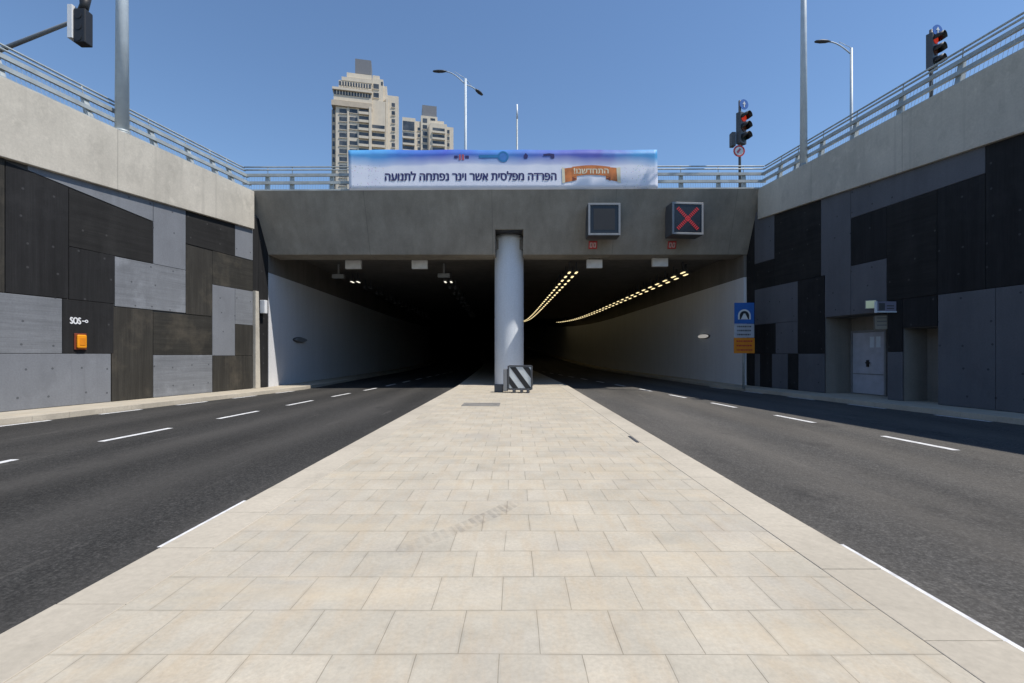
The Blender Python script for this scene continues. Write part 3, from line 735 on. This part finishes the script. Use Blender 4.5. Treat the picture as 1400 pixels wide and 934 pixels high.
flat('logo', [[(628.5,211.5),(631,211.5),(631,219),(628.5,219)][::-1], [(632.5,211.5),(635.5,211.5),(635.5,219),(632.5,219)][::-1]], 'redink')
b_ = MB()
for px in (480,550,620,690,760,830,897): b_.tube([(bx_(px), .06, -.1), (bx_(px), .06, bh-.02)], .02, 8)
obj('support_post', b_, M['galv'], Bn)

# ------------------------------------------------------------------ lane control screens on the beam
def face_d(px, z):  # depth of the sloping beam face
    k = (px-VX)/F; t = t_at(px)/dkl; a = TLa.lerp(TRa, t); b = BLa.lerp(BRa, t); return a.y+(b.y-a.y)*(a.z-z)/(a.z-b.z)
for px, py, on, lb in ((826,300,False,'square grey framed lane signal on the beam, its screen blank'), (940,299,True,'square grey framed lane signal on the beam showing a red cross')):
    d = 21.0+.055*(px-826)/114*10*.2
    p = at(px, py, d-.25); d = p.y
    T = thing('lane_signal', lb, 'lane signal', p, math.radians(0 if not on else 5), 'lane signals on the beam')
    hw = 22.0*d/F
    b_ = MB(); b_.box(-hw,hw,.0,.75,-hw,hw); obj('housing', b_, M['darkgrey'], T, bevel=.02)
    b_ = MB(); fw = .085
    b_.box(-hw,hw,-.05,-.003,hw-fw,hw); b_.box(-hw,hw,-.05,-.003,-hw,-hw+fw); b_.box(-hw,-hw+fw,-.05,-.003,-hw+fw,hw-fw); b_.box(hw-fw,hw,-.05,-.003,-hw+fw,hw-fw); obj('frame', b_, M['grey'], T, bevel=.008)
    b_ = MB(); b_.box(-hw+fw,hw-fw,-.02,-.004,-hw+fw,hw-fw); sc_ = obj('screen', b_, M['screen'], T)
    b_ = MB(); b_.box(-hw*.66,hw*.66,-.026,-.022,-hw*.66,hw*.66) if not on else None
    if on:
        # rows of LED dots forming a cross
        n_ = 15
        for i in range(n_):
            for j in (-1, 0, 1):
                a = -hw*.62+2*hw*.62*i/(n_-1)
                for s_ in (1, -1):
                    b_.box(a+j*.035-.022, a+j*.035+.022, -.032, -.022, s_*(a-j*.035)-.022, s_*(a-j*.035)+.022)
        obj('red_cross', b_, M['redled'], sc_)
    else: obj('display_field', b_, M['blackm'], sc_)
for px, lb in ((810.5,'small red bordered plate below the blank lane signal'), (918.5,'small red bordered plate below the red cross lane signal')):
    z = 1.41+150*21.5/F; d = face_d(px, z)
    T = thing('number_plate', lb, 'plate', at(px, 335, d-.04), 0, 'small red plates on the beam'); T.rotation_euler = (math.atan(1/2.6), 0, 0)
    b_ = MB(); b_.box(-.19,.19,-.03,.0,-.17,.17); obj('plate', b_, M['red'], T, bevel=.01)
    b_ = MB(); b_.box(-.14,-.02,-.036,-.032,-.11,.11); b_.box(.02,.14,-.036,-.032,-.11,.11); obj('pale_mark', b_, paint('pale_pink_ink', (.62,.46,.46)), T)
    b_ = MB(); b_.box(-.10,-.06,-.041,-.037,-.07,.07); b_.box(.06,.10,-.041,-.037,-.07,.07); obj('mark_centre', b_, M['ribbond'], T)

# ------------------------------------------------------------------ tunnel sign
sp = Vector(((1017.5-VX)*20.6/F, 20.6, 0))
T = thing('tunnel_sign', 'blue white and orange tunnel sign on a thin post beside the right portal wall', 'road sign', sp)
b_ = MB(); b_.tube([(.0,.06,-.05),(.0,.06,3.6)], .045, 12); obj('post', b_, M['galv'], T)
pz = lambda py: EYE+(VY-py)*20.6/F
hw = .42
b_ = MB(); b_.box(-hw,hw,-.01,.012,pz(443)+.01,pz(414)); pb_ = obj('blue_plate', b_, M['blue'], T, bevel=.006)
c0 = (pz(443)+pz(414))/2-.10; R0 = .27
half = lambda r: [(r*math.cos(math.pi*k/16), r*math.sin(math.pi*k/16)) for k in range(17)]
b_ = MB(); b_.xz([(x, c0+z) for x, z in [(-R0,-.16)]+half(R0)[::-1]+[(R0,-.16)]][::-1], -.016, -.0105); obj('white_arch', b_, M['haz_white'], pb_)
b_ = MB(); b_.xz([(x, c0+z) for x, z in [(-.20,-.155)]+half(.20)[::-1]+[(.20,-.155)]][::-1], -.020, -.0165); obj('tunnel_mouth', b_, M['blackm'], pb_)
b_ = MB(); b_.xz([(-.15,c0-.15),(-.035,c0+.09),(.035,c0+.09),(.15,c0-.15)][::-1], -.024, -.0205); obj('white_road', b_, M['haz_white'], pb_)
b_ = MB(); b_.box(-hw,hw,-.01,.012,pz(462)+.01,pz(443)); wp = obj('white_plate', b_, paint('white_sign_face', (.42,.45,.50)), T, bevel=.006)
b_ = MB()
random.seed(3)
for z in (pz(446.5), pz(452), pz(457.5)):
    x = -.30
    while x < .28:
        w_ = random.uniform(.03,.09); b_.box(x, x+w_, -.014, -.0105, z-.035, z+.03); x += w_+.022
obj('small_print', b_, M['darkgrey'], wp)
b_ = MB(); b_.box(-hw-.02,hw+.02,-.01,.012,pz(483),pz(462)); op = obj('orange_plate', b_, M['orangep'], T, bevel=.006)
b_ = MB()
for z in (pz(466.5), pz(472.5), pz(478.5)):
    x = -.33
    while x < .30:
        w_ = random.uniform(.03,.09); b_.box(x, x+w_, -.014, -.0105, z-.035, z+.03); x += w_+.022
obj('small_print', b_, M['red'], op)

# ------------------------------------------------------------------ emergency box on the sunlit wall
def on_left(d, z, out=.06): k = math.hypot(1,.2); return Vector((XL(d),d,z))+Vector((1,-.2,0))/k*out
angL = -math.atan(.2)
T = thing('emergency_box', 'bright orange emergency call box on the sunlit dark panel', 'call box', on_left(13.69, 1.78), angL)
b_ = MB(); b_.box(0,.03,-.16,.16,-.23,.23); obj('back_plate', b_, M['ribbond'], T, bevel=.01)
b_ = MB(); b_.box(.032,.10,-.125,.125,-.19,.19); cs = obj('case', b_, M['orange'], T, bevel=.035)
b_ = MB(); b_.box(.101,.110,-.075,.075,-.11,.10); obj('door', b_, M['orangep'], cs, bevel=.01)
TL_ = text_obj('sos_lettering', 'SOS', .26, M['white'], None, on_left(13.58, 2.36, .062), (math.radians(90), 0, math.radians(90)+angL), width=.27, heavy=.012)
tag(TL_, 'small white painted letters above the orange call box', 'lettering')
b_ = MB(); b_.box(0,.004,.17,.25,-.015,.015); b_.disc((0,.29,0), .045, (1,0,0), 16, .004, 0, .02)
o = obj('phone_symbol', b_, M['white']); o.location = on_left(13.58, 2.36, .058); o.rotation_euler = (0,0,angL); tag(o, 'small white painted symbol after the letters above the call box', 'wall marking')
b_ = MB(); b_.box(0,.25,-.09,.09,-.28,.28); o = obj('wall_box', b_, M['white'], bevel=.015); o.location = on_left(20.75, 3.45, .06); o.rotation_euler = (0,0,angL); tag(o, 'pale grey box on the dark end of the sunlit wall by the portal', 'wall box')

# ------------------------------------------------------------------ door and signs in the shaded wall
def RL(x, d, z): return (x, s2(d), z)
Dr = thing('door', 'pale grey steel door with papers stuck on it, in the shaded wall recess', 'door', (XR(12), 12, 0), math.atan(.141))
b_ = MB(); b_.yz([(s2(16.42),.02),(s2(17.70),.02),(s2(17.70),2.2),(s2(16.42),2.2)], .99, 1.045); lf = obj('leaf', b_, M['door'], Dr, bevel=.006)
b_ = MB(); b_.yz([(s2(16.34),.0),(s2(16.41),.0),(s2(16.41),2.28),(s2(16.34),2.28)], .97, 1.05); b_.yz([(s2(17.71),.0),(s2(17.77),.0),(s2(17.77),2.28),(s2(17.71),2.28)], .97, 1.05); b_.yz([(s2(16.41),2.21),(s2(17.71),2.21),(s2(17.71),2.28),(s2(16.41),2.28)], .97, 1.05); obj('door_frame', b_, M['grey'], Dr)
b_ = MB(); b_.yz([(s2(17.00),.98),(s2(17.09),.98),(s2(17.09),1.22),(s2(17.00),1.22)], .95, .985); b_.yz([(s2(16.90),1.1),(s2(17.08),1.1),(s2(17.08),1.14),(s2(16.90),1.14)], .90, .93); obj('handle', b_, M['blackm'], Dr)
for a in (16.55, 16.80): b_ = MB(); b_.yz([(s2(a),1.66),(s2(a+.17),1.66),(s2(a+.17),2.04),(s2(a),2.04)], .984, .988); obj('paper_notice', b_, M['paper'], lf)
b_ = MB(); b_.yz([(s2(16.44),.70),(s2(17.68),.70),(s2(17.68),.74),(s2(16.44),.74)], .982, .987); obj('kick_rail', b_, M['grey'], lf)
def on_right(px, py, out):
    d = 9243/(px-610.4); p = at(px, py, d); k = math.hypot(1,.141)
    n = Vector((-1,-.141,0))/k; return Vector((XR(d), d, p.z))+n*out
angR = math.atan(.141)
T = thing('exit_sign', 'small lit pale green sign over the recessed door', 'sign', on_right(1200,416.5,.25), angR-math.radians(40))
b_ = MB(); b_.box(-.15,.15,0,.06,-.14,.14); obj('case', b_, M['grey'], T, bevel=.01)
b_ = MB(); b_.box(-.13,.13,-.006,-.002,-.12,.12); obj('lit_face', b_, M['exit'], T)
b_ = MB(); b_.box(-.02,.02,.06,.3,-.02,.02); obj('bracket', b_, M['grey'], T)
T = thing('projecting_sign', 'pale blue sign sticking out from the shaded black wall panel', 'sign', on_right(1226,420,.35), angR-math.radians(8))
b_ = MB(); b_.box(-.30,.30,0,.05,-.17,.17); obj('panel', b_, paint('slate_sign_face', (.22,.22,.30)), T, bevel=.01)
b_ = MB(); b_.box(-.33,-.302,-.02,.07,-.18,.18); b_.box(-.30,.30,-.012,-.002,-.17,-.13); obj('pale_edge', b_, M['paper'], T)
b_ = MB(); b_.box(-.24,-.06,-.010,-.004,-.10,.12); b_.box(0,.22,-.010,-.004,.02,.05); b_.box(0,.22,-.010,-.004,-.06,-.03); obj('faded_print', b_, M['darkgrey'], T)
b_ = MB(); b_.box(.30,.5,.01,.04,-.02,.02); obj('bracket', b_, M['grey'], T)
T = thing('wall_cabinet', 'tan louvred box beside the recessed door, below the small lit sign', 'box', on_right(1211,441,.14), angR-math.radians(30))
b_ = MB(); b_.box(-.17,.17,0,.2,-.22,.22); obj('case', b_, M['tan'], T, bevel=.015)
b_ = MB()
for z in (-.1,.02,.13): b_.box(-.13,.13,-.008,-.002,z,z+.03)
obj('louvre', b_, M['darkgrey'], T)

# ------------------------------------------------------------------ lamps, masts
def street_lamp(label, base, h, r0, r1, arms, group='street lamps above the cutting', hd=1.0, mat='pole'):
    T = thing('street_lamp', label, 'street lamp', base, 0, group)
    b_ = MB(); b_.tube([(0,0,0),(0,0,h*.5),(0,0,h)], [r0,(r0+r1)/2,r1], 20); obj('pole', b_, M[mat], T)
    b_ = MB(); b_.tube([(0,0,0),(0,0,.04)], r0*1.25, 20); b_.tube([(0,0,.04),(0,0,.12)], r0*1.12, 20); obj('base_plate', b_, M['galv'], T)
    for ang, L, rise in arms:
        c, s_ = math.cos(ang), math.sin(ang)
        pts = [(c*L*k/6, s_*L*k/6, h-.35+(rise+.35)*math.sin(math.pi/2*k/6)) for k in range(7)]
        b_ = MB(); b_.tube(pts, .035*hd, 8); ar = obj('arm', b_, M[mat], T)
        b_ = MB(); b_.tube([(0,0,h+.02),(c*L*.55, s_*L*.55, h+rise)], .016*hd, 6); obj('stay', b_, M[mat], ar)
        hx = [(c*(L+t*hd), s_*(L+t*hd), h+rise+.02*hd) for t in (-.1,.15,.45,.75,.82)]
        b_ = MB(); b_.tube(hx, [.05*hd,.13*hd,.15*hd,.10*hd,.03*hd], 12); lh = obj('lamp_head', b_, M['darkgrey'], T)
        for v in lh.data.vertices: v.co.z = h+rise+.02*hd+(v.co.z-h-rise-.02*hd)*.55
    return T
d = 15.0
street_lamp('thick grey lamp pole rising from the sunlit left parapet', tuple(Vector((XL(d),d,8.21))+nL*.10), 10.5, .185, .12, [(math.radians(170),2.0,.5),(math.radians(-10),2.0,.5)])
d = 19.0
street_lamp('tall grey lamp pole rising from the shaded right parapet', tuple(Vector((XR(d),d,8.74))+nR*.06), 10.5, .135, .085, [(math.radians(10),2.0,.5),(math.radians(190),2.0,.5)])
p = at(636.5, 108, 30)
street_lamp('double armed street lamp rising behind the banner, right of the towers', (p.x, 30, 8.1), p.z-8.1, .10, .07, [(math.radians(180),1.25,.45),(math.radians(62),1.2,-.1)], hd=.95)
p = at(1164, 66, 26.7)
street_lamp('single armed street lamp behind the right railing', (p.x, 26.7, 8.3), p.z-8.3, .10, .065, [(math.radians(180),1.25,.35)], hd=.95)
p = at(707, 143, 30); T = thing('mast', 'thin bare mast rising behind the middle of the banner', 'mast', (p.x, 30, 8.1))
b_ = MB(); b_.tube([(0,0,0),(0,0,p.z-8.1-.9)], [.07,.05], 12); obj('pole', b_, M['galv'], T)
b_ = MB(); b_.tube([(0,0,p.z-8.1-.9),(0,0,p.z-8.1)], [.055,.045], 12); obj('pale_tip', b_, M['white'], T)

# ------------------------------------------------------------------ traffic lights
def signal_head(T, org, ang, sc, lens, vis_label=None, back=True):
    """three-aspect head facing local direction ang (0 = towards -y)"""
    e = bpy.data.objects.new('signal_head', None)
    R = Matrix.Rotation(ang, 4, 'Z')
    def put(mb): mb.v = [tuple(R @ Vector(v)*sc+Vector(org)) for v in mb.v]; return mb
    hb = MB(); hb.box(-.17,.17,-.02,.17,-.56,.56); hous = obj('signal_housing', put(hb), M['darkgrey'], T, bevel=.02)
    if back:
        bb = MB(); bb.box(-.25,-.172,.02,.06,-.64,.64); bb.box(.172,.25,.02,.06,-.64,.64); bb.box(-.172,.172,.02,.06,.562,.64); bb.box(-.172,.172,.02,.06,-.64,-.562); obj('backing_board', put(bb), M[back], T)
    for k, z in enumerate((.36,0,-.36)):
        lb = MB(); lb.disc((0,-.022,z), .135, (0,-1,0), 20, .02); obj('lens', put(lb), M[lens[k]], hous)
        vb = MB(); n = 12; pts = []
        for i in range(n+1):
            a = math.radians(-20+220*i/n)
            for r, y in ((.152,-.022),(.152,-.27 if i not in (0,n) else -.12),(.142,-.27 if i not in (0,n) else -.12),(.142,-.022)):
                pts.append((math.cos(a)*r, y, z+math.sin(a)*r))
        fs = []
        for i in range(n):
            for q in range(4): fs.append((4*i+q, 4*i+(q+1)%4, 4*i+4+(q+1)%4, 4*i+4+q))
        vb.poly(pts, fs, 0, True); obj('visor', put(vb), M['blackm'], hous)
    return hous
def round_sign(T, org, r, ang, face, rim, arrow=None, name='round_sign'):
    R = Matrix.Rotation(ang, 4, 'Z')
    def put(mb): mb.v = [tuple(R @ Vector(v)+Vector(org)) for v in mb.v]; return mb
    b_ = MB(); b_.disc((0,0,0), r, (0,-1,0), 28, .02); o = obj(name, put(b_), M[face], T)
    if rim: b_ = MB(); b_.disc((0,-.021,0), r, (0,-1,0), 28, .006, 0, r*.74); obj('rim', put(b_), M[rim], o)
    if arrow == 'arrow':
        b_ = MB(); b_.xz([(-.1*r,-.6*r),(.1*r,-.6*r),(.1*r,.05*r),(.38*r,-.02*r),(0,.62*r),(-.38*r,-.02*r),(-.1*r,.05*r)], -.03, -.0215); obj('white_arrow', put(b_), M['haz_white'], o)
    if arrow == 'bar':
        b_ = MB(); b_.xz([(-.45*r,-.12*r),(.1*r,.5*r),(.35*r,.28*r),(-.2*r,-.45*r)], -.03, -.0215); obj('red_bar', put(b_), M['redink'], o)
# beside the beam railing
d = 22.6; u_ = d/F; p = at(1013, 250, d); bz0 = 8.35
T = thing('traffic_light', 'three lens traffic light showing red, with round signs, above the right end of the beam', 'traffic light', (p.x, d, bz0), 0, 'traffic lights showing red')
L = lambda px, py: Vector(((px-1013)*u_, 0, EYE+(VY-py)*u_-bz0))
b_ = MB(); b_.tube([(0,.12,-.2),(0,.12,L(0,136).z)], .06, 12); obj('pole', b_, M['darkgrey'], T)
hs = 1.30
signal_head(T, L(1016,175), math.radians(30), hs, ['redlens','offlens','offlensg'], back=None)
b_ = MB(); b_.box(-.42,-.22,.0,.3,L(0,199).z,L(0,180).z); obj('rear_signal', b_, M['darkgrey'], T, bevel=.03)
round_sign(T, L(1017,143)+Vector((0,.0,0)), .235, math.radians(15), 'blue', None, 'arrow', 'blue_round_sign')
round_sign(T, L(1010,207)+Vector((0,-.02,0)), .27, 0, 'haz_white', 'red', 'bar', 'red_ring_sign')
# behind the right railing
d = 14.6; u_ = d/F; p = at(1277, 100, d)
T2 = thing('traffic_light', 'three lens traffic light with blue disc on top, behind the right railing', 'traffic light', (p.x, d, 8.35), 0, 'traffic lights showing red')
L2 = lambda px, py: Vector(((px-1277)*u_, 0, EYE+(VY-py)*u_-8.35))
b_ = MB(); b_.tube([(0,.1,-.2),(0,.1,L2(0,38).z)], .05, 12); obj('pole', b_, M['darkgrey'], T2)
signal_head(T2, L2(1278,70), math.radians(27), .95, ['redlens','offlens','offlensg'], back=None)
round_sign(T2, L2(1280,43)+Vector((0,-.03,0)), .17, math.radians(10), 'blue', None, 'arrow', 'blue_round_sign')
# hung from a mast arm at the far left, seen from its side
d0 = 15.0; hp = at(112, 36, d0); ap = at(98, 30, d0+.15); ae = at(10, 68, 16.4); far = ae+(ae-ap)*.4; far.z = ap.z; ae.z = ap.z
T3 = thing('traffic_light', 'black traffic light with white backing board hung on a long mast arm', 'traffic light', (far.x, far.y, 8.05))
o3 = T3.location
b_ = MB(); b_.tube([(0,0,0),(0,0,ap.z-8.05+.2)], [.14,.10], 16); obj('pole', b_, M['galv'], T3)
b_ = MB(); b_.tube([far-o3, ae-o3, ap-o3], [.09,.075,.055], 12); obj('mast_arm', b_, M['grey'], T3)
org = hp-o3
hb = MB(); hb.box(org.x-.14,org.x+.22,org.y-.15,org.y+.15,org.z-.58,org.z+.46); hous = obj('signal_housing', hb, M['blackm'], T3, bevel=.03)
bb = MB(); bb.box(org.x-.30,org.x-.145,org.y-.18,org.y+.18,org.z-.46,org.z+.56); obj('backing_board', bb, M['white'], T3, bevel=.01)
vb = MB(); vb.tube([(org.x+.02,org.y,org.z+.44),(org.x+.1,org.y-.02,org.z+.62),(org.x+.14,org.y-.04,org.z+.86)], [.13,.12,.15], 14); obj('visor', vb, M['blackm'], hous)
for k in range(3):
    lb = MB(); lb.disc((org.x+.02,org.y-.152,org.z+.24-.34*k), .10, (0,-1,0), 16, .012); obj('lens_cover', lb, M['blackm'], hous)

# ------------------------------------------------------------------ towers beyond the bridge
class Tower:
    def __init__(s, px0, Y0, th, label):
        s.c, s.s = math.cos(th), math.sin(th); s.Y0 = Y0; s.X0 = (px0-VX)/F*Y0
        s.o = thing('apartment_tower', label, 'tower', (s.X0, Y0, 8), th, 'apartment towers')
    def t(s, px, ly=0):
        k = (px-VX)/F; X0 = s.X0-ly*s.s; Y0 = s.Y0+ly*s.c
        return (k*Y0-X0)/(s.c-k*s.s)
    def z(s, py, t=8, ly=0): return EYE+(VY-py)*(s.Y0+ly*s.c+t*s.s)/F-8
    def block(s, name, pxa, pxb, pya, ly, depth, mat, pyb=None):
        t0, t1 = s.t(pxa, ly), s.t(pxb, ly); zt = s.z(pya, (t0+t1)/2, ly); zb = 0 if pyb is None else s.z(pyb, (t0+t1)/2, ly)
        b_ = MB(); b_.box(t0, t1, ly, ly+depth, zb, zt); return obj(name, b_, M[mat], s.o)
    def window(s, pxa, pxb, pya, pyb, ly, sill=True, proud=.12, mat='glass', bars=0):
        t0, t1 = s.t(pxa, ly), s.t(pxb, ly); tm = (t0+t1)/2; za, zb = s.z(pya, tm, ly), s.z(pyb, tm, ly)
        b_ = MB(); b_.box(t0, t1, ly-.06, ly-.004, zb, za)
        wn = obj('window', b_, M[mat], s.o)
        if sill:
            b_ = MB(); b_.box(t0-.15, t1+.15, ly-.9 if sill == 'balcony' else ly-.3, ly-.065, zb-(.95 if sill == 'balcony' else .22), zb-.02); obj('balcony' if sill == 'balcony' else 'sill', b_, M['cream'], wn)
        if bars:
            b_ = MB()
            for k in range(1, bars):
                x = t0+(t1-t0)*k/bars; b_.box(x-.16, x+.16, ly-.25, ly-.062, zb, za)
            obj('mullion', b_, M['cream'], wn)
        return wn
W1 = Tower(459, 180, math.radians(13), 'taller cream apartment tower with dark roof box, left of the banner')
W1.block('tower_body', 459, 508, 146, 0, 16, 'cream')
W1.block('tower_wing', 508, 527, 138, 1.5, 13, 'cream'); W1.block('tower_wing', 526.5, 545, 131, 3.2, 11, 'cream')
W1.block('cornice', 453, 508.5, 139, -.8, 14.5, 'creamd', 146)
W1.block('upper_storey', 456, 508.2, 124, .2, 15.5, 'cream', 138.9); W1.block('ledge', 454, 508.6, 121, -.6, 14.5, 'cream', 124.2)
W1.block('upper_storey', 463, 508, 112, .8, 14, 'cream', 121); W1.block('roof_step', 467, 508.5, 107, .6, 13, 'cream', 112)
W1.block('roof_step', 474, 508, 101, 2, 10, 'cream', 107.2); W1.block('roof_box', 485.5, 507.5, 81.5, 3, 7, 'plant', 101.2)
W1.block('upper_wing', 509, 524, 108, 2.2, 9, 'cream', 138); W1.block('upper_wing', 523.5, 529, 118, 3, 9, 'cream', 138); W1.block('upper_wing', 509.5, 519, 103.5, 2.6, 8, 'cream', 108.2)
W1.window(463.5, 507, 113.5, 119, .8, False, bars=12); W1.window(456.5, 507, 126, 131.5, .2, False, bars=13)
for a in (115, 127): W1.window(510.5, 518, a, a+7, 2.2, True)
W1.window(521, 523.5, 112, 117, 2.2, False)
y = 149
for k in range(10):
    W1.window(464, 474, y, y+6.4, 0); W1.window(478, 488.5, y+.3, y+6.0, 0, k != 3)
    W1.window(491, 504, y-1+.5, y+5.2, 0, 'balcony')
    if k > 1: W1.window(508.8, 526, y+.5, y+6.4, 1.5, 'balcony')
    W1.window(535.5, 540, y-8, y-2.2, 3.2)
    y += 10.95
W1.block('shaded_side_strip', 453.4, 459.2, 150, 1.2, 12, 'creamd')  # darker recessed front strip, paints in the tower's shaded side face
y = 149.5
for k in range(10): W1.window(454.6, 457.8, y, y+6.5, 1.2, False); y += 10.95
W1.block('pier', 504.5, 508, 146, -1.0, 1.0, 'cream'); W1.block('pier', 474.8, 477, 146, -.3, .3, 'cream'); W1.block('pier', 527.5, 530.5, 134, 2.2, 1.0, 'cream')
W2 = Tower(550, 235, math.radians(13), 'shorter cream apartment tower with dark roof box, right of the taller one')
W2.block('tower_body', 550, 568, 161, 0, 12, 'cream'); W2.block('tower_body', 567, 576, 166, 1.5, 14, 'cream'); W2.block('tower_body', 575.5, 598, 159, 1.0, 14, 'cream')
W2.block('tower_wing', 588, 611, 169, -.8, 12, 'cream'); W2.block('tower_wing', 610.5, 620, 174, .6, 10, 'cream'); W2.block('roof_step', 592, 607, 165.5, 1.2, 8, 'cream', 169.2)
W2.block('roof_box', 577.3, 597, 144.5, 2.5, 8, 'plant', 159.2)
W2.window(551, 566.5, 166, 179, 0)
y = 182
for k in range(8):
    W2.window(551, 566.5, y, y+5.6, 0, 'balcony'); y += 8.9
y = 162
for k in range(10):
    W2.window(578, 584, y, y+5.8, 1.0, k > 0)
    if k: W2.window(571, 574.5, y+3.5, y+8.2, 1.5)
    y += 9.0
W2.window(588.6, 595, 162, 165, 1.0, False)
y = 175.3
for k in range(8):
    W2.window(591.5, 608, y, y+5, -.8, 'balcony'); W2.window(611.3, 614.6, y+2.6, y+8, .6); y += 8.9
W2.block('pier', 586, 588, 171, -.9, 2, 'creamd')
